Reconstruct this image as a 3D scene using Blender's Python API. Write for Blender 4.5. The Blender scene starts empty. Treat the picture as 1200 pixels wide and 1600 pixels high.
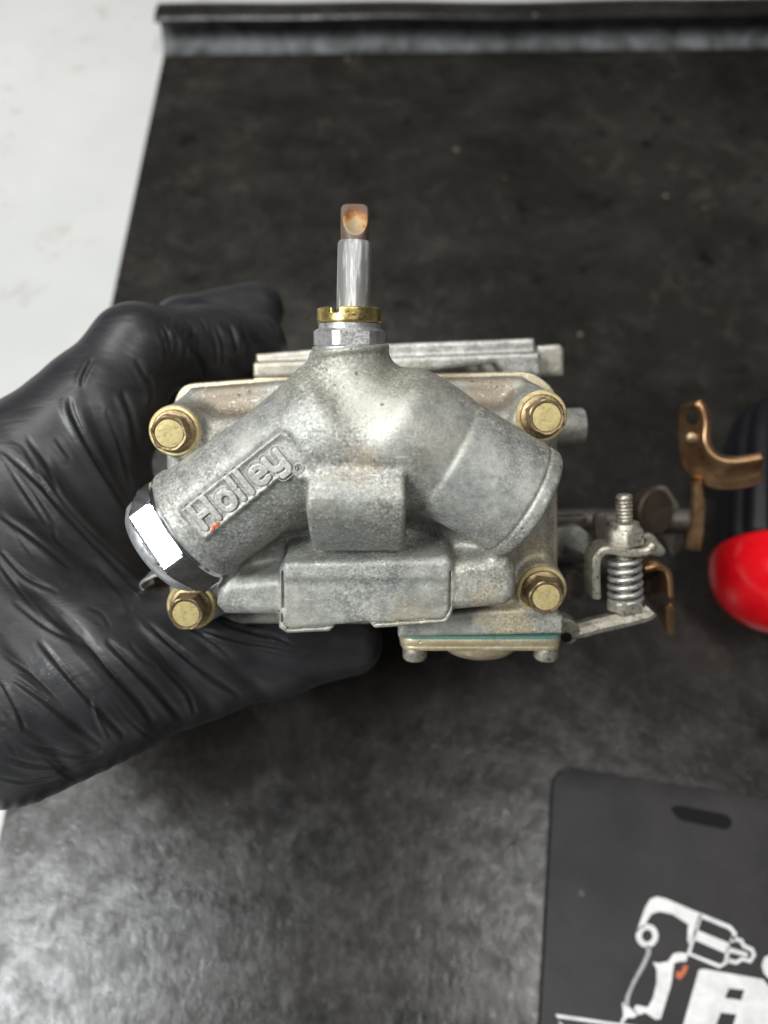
import bpy, bmesh, math, random
import numpy as np
from mathutils import Vector, Matrix

random.seed(7)
rng = np.random.default_rng(7)
SC = bpy.context.scene
COL = SC.collection
R = math.radians

# ------------------------------------------------------------------ camera
PITCH = R(26.0)          # camera tips 26 degrees away from straight down
CAM_H = 285.0            # mm above the mat
FPX = 1201.0             # focal length in photo pixels (1200 x 1600)
cam_d = bpy.data.cameras.new('camera')
cam = bpy.data.objects.new('camera', cam_d)
COL.objects.link(cam)
cam.location = (0, 0, CAM_H / 1000)
cam.rotation_euler = (PITCH, 0, 0)
cam_d.sensor_fit = 'VERTICAL'
cam_d.sensor_height = 36.0
cam_d.lens = 36.0 * FPX / 1600.0
cam_d.clip_start = 0.005
cam_d.clip_end = 50
cam_d.dof.use_dof = True
cam_d.dof.focus_distance = 0.152
cam_d.dof.aperture_fstop = 10.5
SC.camera = cam

# ------------------------------------------------------------------ world and lamps
w = bpy.data.worlds.new('World')
SC.world = w
w.use_nodes = True
w.node_tree.nodes['Background'].inputs['Color'].default_value = (0.92, 0.97, 1.0, 1)
w.node_tree.nodes['Background'].inputs['Strength'].default_value = 0.04


def area(name, loc, target, sx, sy, power, color=(1, 1, 1)):
    d = bpy.data.lights.new(name, 'AREA')
    d.shape = 'RECTANGLE'
    d.size, d.size_y = sx, sy
    d.energy = power
    d.color = color
    o = bpy.data.objects.new(name, d)
    COL.objects.link(o)
    o.location = loc
    o.rotation_euler = (Vector(target) - Vector(loc)).to_track_quat('-Z', 'Y').to_euler()
    return o


lamp = area('ceiling_lamp', (-0.96, -0.42, 1.45), (-0.96, -0.42, 0), 1.0, 0.36, 45, (0.96, 0.99, 1.0))
lamp.rotation_euler = (0, 0, R(45))
area('ceiling_lamp', (-0.40, 0.72, 1.60), (0, 0.1, 0.1), 1.0, 0.30, 14, (1.0, 0.985, 0.96))
area('ceiling_lamp', (0.46, -0.16, 1.70), (0.46, -0.16, 0), 0.20, 0.45, 9, (1.0, 0.99, 0.97))
SC.view_settings.view_transform = 'Standard'
SC.view_settings.look = 'None'
SC.view_settings.exposure = 0.0
SC.view_settings.gamma = 1.0
SC.cycles.use_denoising = True
SC.cycles.max_bounces = 8

# ------------------------------------------------------------------ frames (all working numbers in mm)
CAM_R = np.array(Matrix.Rotation(PITCH, 3, 'X'))
CAM_P = np.array([0, 0, CAM_H])


def cam_pt(px, py, d):
    """point at pixel and depth along the optical axis, camera frame, mm"""
    return np.array([(px - 600) / FPX * d, -(py - 800) / FPX * d, -d])


def to_world(p):
    return CAM_P + CAM_R @ np.asarray(p)


def ground(px, py, z=0.0):
    """world point (mm) where a sight line meets the height z"""
    v = CAM_R @ np.array([(px - 600) / FPX, -(py - 800) / FPX, -1.0])
    t = (z - CAM_H) / v[2]
    return CAM_P + v * t


TILT = R(11.0)
CR = np.array(Matrix.Rotation(TILT, 3, 'X'))
CO = cam_pt(565, 795, 165.0)


def L(px, py, z):
    """carburettor frame: x right, y towards its top, z out of the bowl face"""
    v = CR.T @ np.array([(px - 600) / FPX, -(py - 800) / FPX, -1.0])
    o = CR.T @ (-CO)
    t = (z - o[2]) / v[2]
    return o + v * t


def L2(px, py, z):
    p = L(px, py, z)
    return (p[0], p[1])


def mmpx(z):
    return (165.0 - z) / FPX


CARB_M = Matrix.Translation(Vector(to_world(CO) / 1000)) @ (Matrix(CAM_R.tolist()) @ Matrix(CR.tolist())).to_4x4()


# ------------------------------------------------------------------ node materials
class NT:
    def __init__(s, name):
        s.m = bpy.data.materials.new(name)
        s.m.use_nodes = True
        s.t = s.m.node_tree
        s.b = s.t.nodes['Principled BSDF']
        s.co = s.t.nodes.new('ShaderNodeTexCoord').outputs['Object']

    def n(s, kind, **kw):
        x = s.t.nodes.new(kind)
        for k, v in kw.items():
            setattr(x, k, v)
        return x

    def put(s, sock, v):
        if isinstance(v, bpy.types.NodeSocket):
            s.t.links.new(v, sock)
        else:
            sock.default_value = v if not isinstance(v, tuple) or len(v) != 3 or sock.type == 'VECTOR' else (*v, 1)

    def noise(s, scale, detail=4, rough=0.6, dist=0.0, stretch=None, off=0.0):
        x = s.n('ShaderNodeTexNoise')
        v = s.co
        if stretch or off:
            mp = s.n('ShaderNodeMapping')
            s.put(mp.inputs['Vector'], v)
            mp.inputs['Scale'].default_value = stretch or (1, 1, 1)
            mp.inputs['Location'].default_value = (off, off * .7, off * .3)
            v = mp.outputs[0]
        s.put(x.inputs['Vector'], v)
        x.inputs['Scale'].default_value = scale
        x.inputs['Detail'].default_value = detail
        x.inputs['Roughness'].default_value = rough
        x.inputs['Distortion'].default_value = dist
        return x.outputs['Fac']

    def voro(s, scale, feature='F1', rand=1.0):
        x = s.n('ShaderNodeTexVoronoi', feature=feature)
        s.put(x.inputs['Vector'], s.co)
        x.inputs['Scale'].default_value = scale
        x.inputs['Randomness'].default_value = rand
        return x.outputs['Distance']

    def ramp(s, fac, stops):
        x = s.n('ShaderNodeValToRGB')
        e = x.color_ramp.elements
        while len(e) < len(stops):
            e.new(0.5)
        for i, (p, c) in enumerate(stops):
            e[i].position = p
            e[i].color = (c, c, c, 1) if not isinstance(c, tuple) else (*c, 1)
        s.put(x.inputs[0], fac)
        return x.outputs[0]

    def mix(s, f, a, b, blend='MIX'):
        x = s.n('ShaderNodeMix', data_type='RGBA', blend_type=blend)
        s.put(x.inputs['Factor'], f)
        s.put(x.inputs['A'], a)
        s.put(x.inputs['B'], b)
        return x.outputs['Result']

    def math(s, op, a, b=0.0):
        x = s.n('ShaderNodeMath', operation=op)
        s.put(x.inputs[0], a)
        s.put(x.inputs[1], b)
        return x.outputs[0]

    def bump(s, h, dist, strength=1.0, nrm=None):
        x = s.n('ShaderNodeBump')
        s.put(x.inputs['Height'], h)
        x.inputs['Distance'].default_value = dist
        x.inputs['Strength'].default_value = strength
        if nrm is not None:
            s.put(x.inputs['Normal'], nrm)
        return x.outputs[0]

    def set(s, **kw):
        for k, v in kw.items():
            s.put(s.b.inputs[{'col': 'Base Color', 'rough': 'Roughness', 'metal': 'Metallic', 'nrm': 'Normal',
                              'spec': 'Specular IOR Level', 'coat': 'Coat Weight', 'coatr': 'Coat Roughness'}[k]], v)
        return s.m


def mat_cast(name, base, pale, stain, metal=0.75, rough=0.5, stain_amt=0.5, off=0.0, spots=()):
    m = NT(name)
    big = m.noise(38, 3, 0.55, 0.4, off=off)
    mid = m.noise(260, 5, 0.7, off=off + 3)
    fine = m.noise(1700, 4, 0.65)
    c = m.mix(m.ramp(m.math('ADD', m.math('MULTIPLY', mid, 0.7), m.math('MULTIPLY', m.noise(70, 4, 0.6, 0.6, off=off + 1), 0.3)), [(0.40, 0.0), (0.60, 1.0)]), base, pale)
    c = m.mix(m.ramp(big, [(0.47, 0.0), (0.66, stain_amt)]), c, stain)
    for (cx, cy, cz, rad, colr, amt) in spots:
        vd = m.n('ShaderNodeVectorMath', operation='DISTANCE')
        m.put(vd.inputs[0], m.co)
        vd.inputs[1].default_value = (cx / 1000, cy / 1000, cz / 1000)
        q = m.math('ADD', m.math('DIVIDE', vd.outputs['Value'], rad / 1000), m.math('MULTIPLY', m.noise(170, 5, 0.7, off=cx), 1.1))
        c = m.mix(m.ramp(q, [(0.75, amt), (1.0, 0.0)]), c, colr)
    # fine salt and pepper of the oxidised skin
    msk = m.ramp(m.noise(34, 4, 0.6, 0.5, off=off + 8), [(0.40, 0.22), (0.58, 1.0)])
    c = m.mix(m.math('MULTIPLY', msk, m.ramp(fine, [(0.37, 0.75), (0.46, 0.0)])), c, (0.14, 0.135, 0.115))
    c = m.mix(m.math('MULTIPLY', msk, m.ramp(fine, [(0.54, 0.0), (0.66, 0.7)])), c, (0.70, 0.695, 0.66))
    vein = m.ramp(m.math('ABSOLUTE', m.math('SUBTRACT', m.noise(330, 3, 0.55, 1.6, off=off + 5), 0.5)), [(0.0, 0.5), (0.018, 0.0)])
    c = m.mix(m.math('MULTIPLY', vein, msk), c, (0.20, 0.19, 0.165))
    scr = m.math('MULTIPLY', m.ramp(m.noise(60, 2, 0.5, 0.2, stretch=(3.0, 17, 9), off=off + 11), [(0.68, 0.0), (0.72, 0.55)]), m.ramp(m.noise(45, 2, off=off + 2), [(0.5, 0), (0.6, 1)]))
    c = m.mix(scr, c, (0.66, 0.66, 0.63))
    pit = m.voro(300)
    sp = m.math('MULTIPLY', m.ramp(pit, [(0.07, 1.0), (0.13, 0.0)]), m.ramp(m.noise(90, 2), [(0.52, 0), (0.6, 1)]))
    c = m.mix(m.math('MULTIPLY', sp, 0.7), c, (0.12, 0.11, 0.09))
    # pale corrosion flecks
    fl = m.math('MULTIPLY', m.ramp(m.noise(520, 4, 0.75, 0.8, off=9), [(0.60, 0), (0.66, 1)]),
                m.ramp(m.noise(55, 2, off=5), [(0.5, 0), (0.62, 1)]))
    c = m.mix(m.math('MULTIPLY', fl, 0.7), c, (0.80, 0.80, 0.80))
    h = m.math('ADD', m.math('MULTIPLY', fine, 0.55), m.math('MULTIPLY', mid, 0.45))
    h = m.math('SUBTRACT', h, m.math('MULTIPLY', sp, 1.2))
    ro = m.math('ADD', m.math('MULTIPLY', mid, 0.35), rough - 0.17)
    return m.set(col=c, metal=metal, rough=ro, nrm=m.bump(h, 0.00022, 0.6))


def mat_plated(name, base, alt, rough=0.34, metal=0.9, sc=300, dirt=(0.10, 0.07, 0.04), dirt_amt=0.6):
    m = NT(name)
    oi = m.n('ShaderNodeObjectInfo')
    va = m.n('ShaderNodeVectorMath', operation='ADD')
    m.put(va.inputs[0], m.co)
    m.put(va.inputs[1], oi.outputs['Random'])
    m.co = va.outputs[0]
    a = m.noise(sc, 4, 0.65, 0.3)
    b = m.noise(sc * 3.4, 3, 0.6, off=2)
    c = m.mix(m.ramp(a, [(0.36, 0), (0.66, 1)]), base, alt)
    c = m.mix(m.math('MULTIPLY', oi.outputs['Random'], 0.35), c, tuple(x * 0.72 for x in base))
    c = m.mix(m.ramp(b, [(0.34, dirt_amt), (0.47, 0)]), c, dirt)
    return m.set(col=c, metal=metal, rough=m.math('ADD', m.math('MULTIPLY', b, 0.3), rough - 0.12),
                 nrm=m.bump(m.math('ADD', a, b), 0.00012, 0.5))


def mat_plain(name, col, rough=0.5, metal=0.0, spec=0.5):
    m = NT(name)
    n = m.noise(700, 3)
    c = m.mix(m.ramp(n, [(0.35, 0), (0.7, 1)]), tuple(x * 0.82 for x in col), tuple(min(1, x * 1.12) for x in col))
    return m.set(col=c, metal=metal, rough=rough, spec=spec, nrm=m.bump(n, 0.00005, 0.3))


M = {}
M['cast'] = mat_cast('cast_zinc', (0.235, 0.243, 0.225), (0.42, 0.422, 0.39), (0.32, 0.29, 0.21), 0.48, 0.54, 0.55, spots=[
    (*L(560, 722, 20), 13, (0.42, 0.34, 0.24), 0.6), (*L(505, 745, 18), 9, (0.36, 0.26, 0.17), 0.8), (*L(800, 965, 0), 16, (0.48, 0.40, 0.24), 0.8),
    (*L(845, 880, 0), 14, (0.46, 0.39, 0.25), 0.75), (*L(640, 960, 12), 14, (0.38, 0.33, 0.23), 0.6), (*L(360, 625, -12), 24, (0.22, 0.175, 0.12), 0.85),  # spots along the top step: brown stain, its colour deepened for shade
    (*L(770, 610, -12), 24, (0.24, 0.19, 0.125), 0.85), (*L(760, 935, 11), 10, (0.44, 0.38, 0.25), 0.6), (*L(590, 645, 22), 18, (0.56, 0.55, 0.50), 0.6), (*L(800, 690, -2), 9, (0.20, 0.16, 0.11), 0.8), (*L(318, 700, -4), 9, (0.20, 0.165, 0.12), 0.8), (*L(345, 935, 4), 7, (0.24, 0.20, 0.14), 0.7), (*L(735, 800, 16), 10, (0.30, 0.30, 0.28), 0.7), (*L(440, 850, 4), 12, (0.20, 0.205, 0.185), 0.7), (*L(690, 840, 4), 14, (0.22, 0.215, 0.19), 0.7), (*L(560, 850, 18), 10, (0.26, 0.27, 0.26), 0.6)])  # closing grey spots paint shade into recesses, arm underside and lower boss
M['cast_dim'] = mat_cast('stained_cast_zinc', (0.37, 0.35, 0.30), (0.52, 0.49, 0.42), (0.33, 0.26, 0.16), 0.65, 0.5, 0.8, 4.0)
M['flange'] = mat_cast('dull_flange_zinc', (0.30, 0.295, 0.27), (0.55, 0.545, 0.52), (0.36, 0.31, 0.21), 0.7, 0.42, 0.8, 1.0)
M['letter'] = mat_cast('worn_letter_zinc', (0.38, 0.375, 0.35), (0.52, 0.51, 0.48), (0.40, 0.35, 0.28), 0.55, 0.5, 0.3, 2.0)
M['tan'] = mat_cast('dichromate_casting', (0.42, 0.36, 0.23), (0.55, 0.48, 0.32), (0.33, 0.24, 0.12), 0.65, 0.46, 0.7, 6.0)
M['gold'] = mat_plated('gold_plating', (0.66, 0.51, 0.22), (0.76, 0.64, 0.36), 0.40, 0.6, 260, (0.30, 0.21, 0.10), 0.4)
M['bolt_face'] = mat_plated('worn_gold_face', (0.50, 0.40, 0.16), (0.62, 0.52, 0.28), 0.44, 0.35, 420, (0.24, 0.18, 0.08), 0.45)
M['gold_side'] = mat_plated('brown_gold_plating', (0.25, 0.18, 0.10), (0.40, 0.31, 0.19), 0.42, 0.85, 420, dirt_amt=0.7)  # darker brown plating for hex sides, flanges and a rivet
M['brass'] = mat_plated('brass', (0.58, 0.42, 0.13), (0.68, 0.54, 0.24), 0.3, 0.95, 500)
M['steel'] = mat_plated('aged_plated_steel', (0.36, 0.33, 0.26), (0.54, 0.51, 0.44), 0.42, 0.75, 380, dirt_amt=0.8)
M['spring'] = mat_plated('dull_spring_wire', (0.44, 0.43, 0.40), (0.60, 0.59, 0.56), 0.40, 0.8, 380, dirt_amt=0.6)
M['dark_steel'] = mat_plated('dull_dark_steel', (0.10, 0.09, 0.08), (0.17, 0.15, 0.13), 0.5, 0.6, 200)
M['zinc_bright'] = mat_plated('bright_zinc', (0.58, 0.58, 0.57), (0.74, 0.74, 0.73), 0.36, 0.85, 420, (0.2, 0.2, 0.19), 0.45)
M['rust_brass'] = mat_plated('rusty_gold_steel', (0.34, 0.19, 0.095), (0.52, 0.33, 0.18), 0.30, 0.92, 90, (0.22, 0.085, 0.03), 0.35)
M['shaded_bronze'] = mat_plated('shaded_bronze_steel', (0.040, 0.028, 0.019), (0.075, 0.052, 0.036), 0.55, 0.5, 120)  # linkage metal with the shadow it sits in put into its colour
m = NT('chrome')
M['chrome'] = m.set(col=(0.80, 0.81, 0.83), metal=1.0, rough=m.math('ADD', m.math('MULTIPLY', m.noise(500, 3), 0.18), 0.10))
M['satin'] = mat_plated('satin_chrome', (0.74, 0.75, 0.77), (0.84, 0.84, 0.86), 0.42, 0.95, 200, (0.3, 0.3, 0.3), 0.3)
M['teal'] = mat_plain('teal_gasket', (0.075, 0.19, 0.165), 0.6)
m = NT('glossy_red_plastic')
rn = m.noise(140, 5, 0.7, 0.3)
M['red'] = m.set(col=m.mix(m.ramp(rn, [(0.35, 0), (0.7, 1)]), (0.56, 0.003, 0.007), (0.66, 0.006, 0.012)), rough=m.ramp(rn, [(0.4, 0.12), (0.7, 0.30)]),
                 nrm=m.bump(rn, 0.0002, 0.3))
M['grip'] = mat_plain('black_rubber_grip', (0.007, 0.007, 0.009), 0.5, 0.0, 0.3)
m = NT('white_print')
pn = m.noise(160, 5, 0.7, 0.4)
M['white_print'] = m.set(col=m.mix(m.ramp(pn, [(0.40, 0), (0.66, 1)]), (0.66, 0.66, 0.65), (0.50, 0.49, 0.48)), rough=0.5)
M['grey_print'] = mat_plain('faded_print', (0.30, 0.30, 0.31), 0.5)
M['orange_print'] = mat_plain('orange_print', (0.45, 0.10, 0.03), 0.5)
M['paint'] = mat_plain('orange_paint', (0.62, 0.10, 0.03), 0.5)
M['hole_black'] = mat_plain('hole_shade', (0.008, 0.0075, 0.007), 0.8, 0.0, 0.15)  # black colour standing in for the shade inside holes

m = NT('burnt_tube_tip')
g = m.noise(420, 4, 0.6)
sep = m.n('ShaderNodeSeparateXYZ')
m.put(sep.inputs[0], m.co)
yy0, yy1 = L(546, 375, 10)[1] / 1000, L(546, 322, 10)[1] / 1000
hgt = m.math('DIVIDE', m.math('SUBTRACT', sep.outputs['Y'], yy0), yy1 - yy0)
bt = m.math('ADD', hgt, m.math('MULTIPLY', m.math('SUBTRACT', g, 0.5), 1.3))
M['tip'] = m.set(col=m.ramp(bt, [(0.26, (0.30, 0.23, 0.14)), (0.48, (0.40, 0.26, 0.12)), (0.62, (0.32, 0.13, 0.03)), (0.85, (0.13, 0.05, 0.018))]), rough=0.55, metal=0.1,
                 nrm=m.bump(g, 0.0002, 0.5))
M['tip_side'] = mat_plain('smoky_tube', (0.11, 0.07, 0.048), 0.5)
m = NT('scratched_zinc_tube')
g = m.noise(90, 5, 0.7, stretch=(9, 0.7, 9))
M['tube'] = m.set(col=m.mix(m.ramp(g, [(0.50, 0), (0.66, 1)]), (0.20, 0.195, 0.185), (0.60, 0.595, 0.58)), metal=0.35, rough=0.5,
                  nrm=m.bump(g, 0.0002, 0.6))

m = NT('black_nitrile')
fine = m.noise(900, 3, 0.5)
st = m.noise(60, 4, 0.6, 1.0, stretch=(1.0, 2.6, 1.0))
rm = m.n('ShaderNodeMapping')
m.put(rm.inputs['Vector'], m.co)
rm.inputs['Rotation'].default_value = (0, 0, R(42))
rm.inputs['Scale'].default_value = (0.22, 1, 0.6)
fold = m.n('ShaderNodeTexNoise')
m.put(fold.inputs['Vector'], rm.outputs[0])
fold.inputs['Scale'].default_value = 150
fold.inputs['Detail'].default_value = 3
fold.inputs['Distortion'].default_value = 0.6
fold = fold.outputs['Fac']
dust = m.math('MULTIPLY', m.ramp(m.voro(330), [(0.035, 1), (0.06, 0)]), m.ramp(m.noise(70, 2), [(0.55, 0), (0.62, 0.7)]))
c = m.mix(m.ramp(st, [(0.35, 0), (0.7, 1)]), (0.016, 0.016, 0.0175), (0.027, 0.027, 0.029))
c = m.mix(dust, c, (0.16, 0.15, 0.14))
M['glove'] = m.set(col=c, rough=m.math('ADD', m.math('MULTIPLY', st, 0.16), 0.35), spec=0.52,
                   nrm=m.bump(m.math('ADD', m.math('ADD', st, m.math('MULTIPLY', fold, 0.45)), m.math('MULTIPLY', fine, 0.06)), 0.0005, 0.5))

m = NT('black_rubber_mat')
lump = m.noise(330, 5, 0.65, 0.3, stretch=(1.2, 0.8, 1))
pock = m.noise(900, 3, 0.6, off=3)
wear = m.noise(9, 4, 0.6, 0.8)
band_ = m.noise(20, 5, 0.65, 0.7, stretch=(0.7, 1.15, 1), off=7)
blot = m.noise(75, 4, 0.7, 0.6, off=2)
c = m.mix(m.ramp(wear, [(0.35, 0), (0.68, 1)]), (0.0095, 0.0086, 0.0074), (0.020, 0.0178, 0.0148))
c = m.mix(m.ramp(band_, [(0.46, 0), (0.76, 0.7)]), c, (0.034, 0.031, 0.0275))
c = m.mix(m.math('MULTIPLY', m.ramp(blot, [(0.52, 0), (0.68, 0.6)]), m.ramp(wear, [(0.45, 0.2), (0.6, 1)])), c, (0.045, 0.040, 0.033))
c = m.mix(m.ramp(m.noise(48, 3, off=12), [(0.62, 0), (0.70, 0.85)]), c, (0.005, 0.005, 0.005))
bits = m.math('MULTIPLY', m.ramp(m.voro(55), [(0.05, 1), (0.085, 0)]), m.ramp(m.noise(16, 2), [(0.53, 0), (0.60, 0.6)]))
c = m.mix(bits, c, (0.26, 0.22, 0.17))
ro = m.math('ADD', m.math('MULTIPLY', m.math('ADD', lump, m.math('MULTIPLY', blot, 1.2)), 0.21), 0.03)
spv = m.ramp(m.noise(110, 5, 0.7, 0.3, off=4), [(0.36, 0.22), (0.66, 0.62)])
M['mat'] = m.set(col=c, rough=ro, spec=spv, nrm=m.bump(m.math('ADD', lump, m.math('ADD', m.math('MULTIPLY', blot, 0.5), m.math('MULTIPLY', pock, 0.5))), 0.00024, 0.5))
m = NT('lit_dusty_rubber')
lump = m.noise(70, 5, 0.65, 0.5)
c = m.mix(m.ramp(lump, [(0.36, 0), (0.66, 1)]), (0.03, 0.03, 0.031), (0.15, 0.15, 0.155))  # dusty grey, lightened in colour as if light fell on the raised wall
M['mat_lit_dust'] = m.set(col=c, rough=0.55, nrm=m.bump(lump, 0.0012, 0.5))
m = NT('black_foam_pad')
a = m.noise(45, 4, 0.6, 0.4)
b = m.noise(1500, 2)
c = m.mix(m.ramp(a, [(0.35, 0), (0.7, 1)]), (0.013, 0.0118, 0.0118), (0.024, 0.0215, 0.0215))
bits = m.math('MULTIPLY', m.ramp(m.voro(75), [(0.06, 1), (0.1, 0)]), m.ramp(m.noise(20, 2), [(0.55, 0), (0.62, 0.5)]))
c = m.mix(bits, c, (0.20, 0.18, 0.15))
M['pad'] = m.set(col=c, rough=0.55, spec=0.3, nrm=m.bump(m.math('ADD', m.math('MULTIPLY', a, 2), b), 0.0003, 0.5))
m = NT('white_bench')
a = m.noise(6, 4, 0.6)
c = m.mix(m.ramp(a, [(0.35, 0), (0.7, 1)]), (0.45, 0.452, 0.438), (0.54, 0.538, 0.515))
sp = m.math('MULTIPLY', m.ramp(m.noise(60, 4, 0.7, 0.5), [(0.56, 0), (0.70, 1)]), m.ramp(m.noise(13, 2, off=4), [(0.46, 0), (0.60, 0.6)]))
c = m.mix(sp, c, (0.30, 0.28, 0.25))
M['bench'] = m.set(col=c, rough=0.5, nrm=m.bump(m.noise(120, 4), 0.0006, 0.35))


# ------------------------------------------------------------------ mesh helpers
def link(name, me, mat, parent=None, sharp=None, label=None):
    if mat is not None:
        me.materials.append(M[mat] if isinstance(mat, str) else mat)
    for p in me.polygons:
        p.use_smooth = True
    o = bpy.data.objects.new(name, me)
    COL.objects.link(o)
    if sharp is not None:
        bm = bmesh.new()
        bm.from_mesh(me)
        bmesh.ops.recalc_face_normals(bm, faces=bm.faces)
        for e in bm.edges:
            if len(e.link_faces) == 2 and e.calc_face_angle(0) > R(sharp):
                e.smooth = False
        bm.to_mesh(me)
        bm.free()
    if parent is not None:
        o.parent = parent
    if label:
        o['label'] = label
    return o


def mesh(name, verts, faces, mat, parent=None, sharp=35, label=None):
    """verts in mm of the parent's frame"""
    me = bpy.data.meshes.new(name)
    me.from_pydata([tuple(float(c) / 1000 for c in v) for v in verts], [], faces)
    return link(name, me, mat, parent, sharp, label)


def loft(sections, close_ends=True, ring=False):
    n = len(sections[0])
    V = [p for s in sections for p in s]
    F = []
    m_ = len(sections)
    for i in range(m_ - (0 if ring else 1)):
        for j in range(n):
            a = i * n + j
            b = i * n + (j + 1) % n
            k = ((i + 1) % m_) * n
            F.append((a, b, k + (j + 1) % n, k + j))
    if close_ends and not ring:
        F.append(tuple(range(n))[::-1])
        F.append(tuple((m_ - 1) * n + j for j in range(n)))
    return V, F


def frame(axis):
    a = np.asarray(axis, float)
    a = a / np.linalg.norm(a)
    t = np.array([0, 0, 1.0]) if abs(a[2]) < 0.9 else np.array([0, 1.0, 0])
    u = np.cross(t, a)
    u /= np.linalg.norm(u)
    return a, u, np.cross(a, u)


def ngon_r(th, n, af, rot=0.0):
    """radius of a regular polygon (across flats af) at angle th"""
    q = 2 * math.pi / n
    t = ((th - rot + q / 2) % q) - q / 2
    return af / 2 / math.cos(t)


def spin(name, base, axis, prof, mat, parent, n=48, sharp=35, hexrot=0.0, label=None, xdir=None):
    """prof: (t, r) or (t, af, 'hex') stations along the axis"""
    a, u, v = frame(axis)
    if xdir is not None:
        u = np.asarray(xdir, float) - a * np.dot(xdir, a)
        u /= np.linalg.norm(u)
        v = np.cross(a, u)
    S = []
    for st in prof:
        ring_ = []
        for j in range(n):
            th = 2 * math.pi * j / n
            if len(st) == 3:
                r_ = ngon_r(th, 6, st[1], hexrot)
                if st[2] != 'hex':
                    r_ = min(r_, st[2])
            else:
                r_ = st[1]
            ring_.append(np.asarray(base) + a * st[0] + (u * math.cos(th) + v * math.sin(th)) * r_)
        S.append(ring_)
    V, F = loft(S)
    return mesh(name, V, F, mat, parent, sharp, label)


def tube(path, rad, n=12):
    P = [np.asarray(p, float) for p in path]
    S = []
    u = None
    for i, p in enumerate(P):
        t = P[min(i + 1, len(P) - 1)] - P[max(i - 1, 0)]
        t /= np.linalg.norm(t)
        if u is None:
            _, u, _ = frame(t)
        u = u - t * np.dot(u, t)
        u /= np.linalg.norm(u)
        v = np.cross(t, u)
        r_ = rad[i] if hasattr(rad, '__len__') else rad
        S.append([p + (u * math.cos(2 * math.pi * j / n) + v * math.sin(2 * math.pi * j / n)) * r_ for j in range(n)])
    return loft(S)


def smooth_path(pts, k=6):
    P = [np.asarray(p, float) for p in pts]
    P = [2 * P[0] - P[1]] + P + [2 * P[-1] - P[-2]]
    out = []
    for i in range(1, len(P) - 2):
        for s in range(k):
            t = s / k
            a, b, c, d = P[i - 1], P[i], P[i + 1], P[i + 2]
            out.append(0.5 * ((2 * b) + (-a + c) * t + (2 * a - 5 * b + 4 * c - d) * t * t + (-a + 3 * b - 3 * c + d) * t ** 3))
    out.append(P[-2])
    return out


def strip(path, wdir, width, thick):
    """bent sheet-metal strip: path in 3-D, width along wdir, rounded edges"""
    P = [np.asarray(p, float) for p in path]
    wd = np.asarray(wdir, float)
    wd /= np.linalg.norm(wd)
    S = []
    b = thick * 0.3
    for i, p in enumerate(P):
        t = P[min(i + 1, len(P) - 1)] - P[max(i - 1, 0)]
        t /= np.linalg.norm(t)
        wv = wd - t * np.dot(wd, t)
        wv /= np.linalg.norm(wv)
        nv = np.cross(t, wv)
        hw = (width[i] if hasattr(width, '__len__') else width) / 2
        ht = thick / 2
        S.append([p + wv * x + nv * y for x, y in ((-hw, -ht + b), (-hw + b, -ht), (hw - b, -ht), (hw, -ht + b),
                                                   (hw, ht - b), (hw - b, ht), (-hw + b, ht), (-hw, ht - b))])
    return loft(S)


def slab(name, poly, z0, z1, mat, parent, bev=0.4, M4=None, label=None, seg=2):
    """extruded outline (x, y list) with bevelled rims, optional 4x4 placement"""
    bm = bmesh.new()
    vs = [bm.verts.new((x / 1000, y / 1000, z0 / 1000)) for x, y in poly]
    f = bm.faces.new(vs)
    r_ = bmesh.ops.extrude_face_region(bm, geom=[f])
    bmesh.ops.translate(bm, verts=[g_ for g_ in r_['geom'] if isinstance(g_, bmesh.types.BMVert)], vec=(0, 0, (z1 - z0) / 1000))
    bmesh.ops.recalc_face_normals(bm, faces=bm.faces)
    if bev:
        es = [e for e in bm.edges if len(e.link_faces) == 2 and e.calc_face_angle(0) > R(30)]
        bmesh.ops.bevel(bm, geom=es, offset=bev / 1000, segments=seg, affect='EDGES', profile=0.6, clamp_overlap=True)
    if M4 is not None:
        bm.transform(M4)
    bmesh.ops.triangulate(bm, faces=[f_ for f_ in bm.faces if len(f_.verts) > 4])
    me = bpy.data.meshes.new(name)
    bm.to_mesh(me)
    bm.free()
    return link(name, me, mat, parent, 40, label)


def round_poly(pts, r, k=5):
    """polygon with rounded corners"""
    out = []
    n = len(pts)
    for i in range(n):
        p0, p, p1 = (np.array(pts[j % n], float) for j in (i - 1, i, i + 1))
        a = p0 - p
        b = p1 - p
        la, lb = np.linalg.norm(a), np.linalg.norm(b)
        rr = min(r, la * 0.45, lb * 0.45)
        A = p + a / la * rr
        B = p + b / lb * rr
        for s in range(k + 1):
            t = s / k
            out.append(tuple((1 - t) ** 2 * A + 2 * t * (1 - t) * p + t * t * B))
    return out


# ------------------------------------------------------------------ distance-field modelling (castings, glove)
class Grid:
    def __init__(s, lo, hi, h):
        s.lo = np.array(lo, np.float32)
        s.h = h
        n = np.ceil((np.array(hi) - np.array(lo)) / h).astype(int) + 1
        s.X = (s.lo[0] + h * np.arange(n[0], dtype=np.float32))[:, None, None]
        s.Y = (s.lo[1] + h * np.arange(n[1], dtype=np.float32))[None, :, None]
        s.Z = (s.lo[2] + h * np.arange(n[2], dtype=np.float32))[None, None, :]
        s.shape = tuple(n)

    def full(s):
        return np.full(s.shape, 1e3, np.float32)


def smin(a, b, k):
    if k <= 0:
        return np.minimum(a, b)
    hh = np.maximum(k - np.abs(a - b), 0) / k
    return np.minimum(a, b) - hh * hh * (k * 0.25)


def smax(a, b, k):
    return -smin(-a, -b, k)


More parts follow.
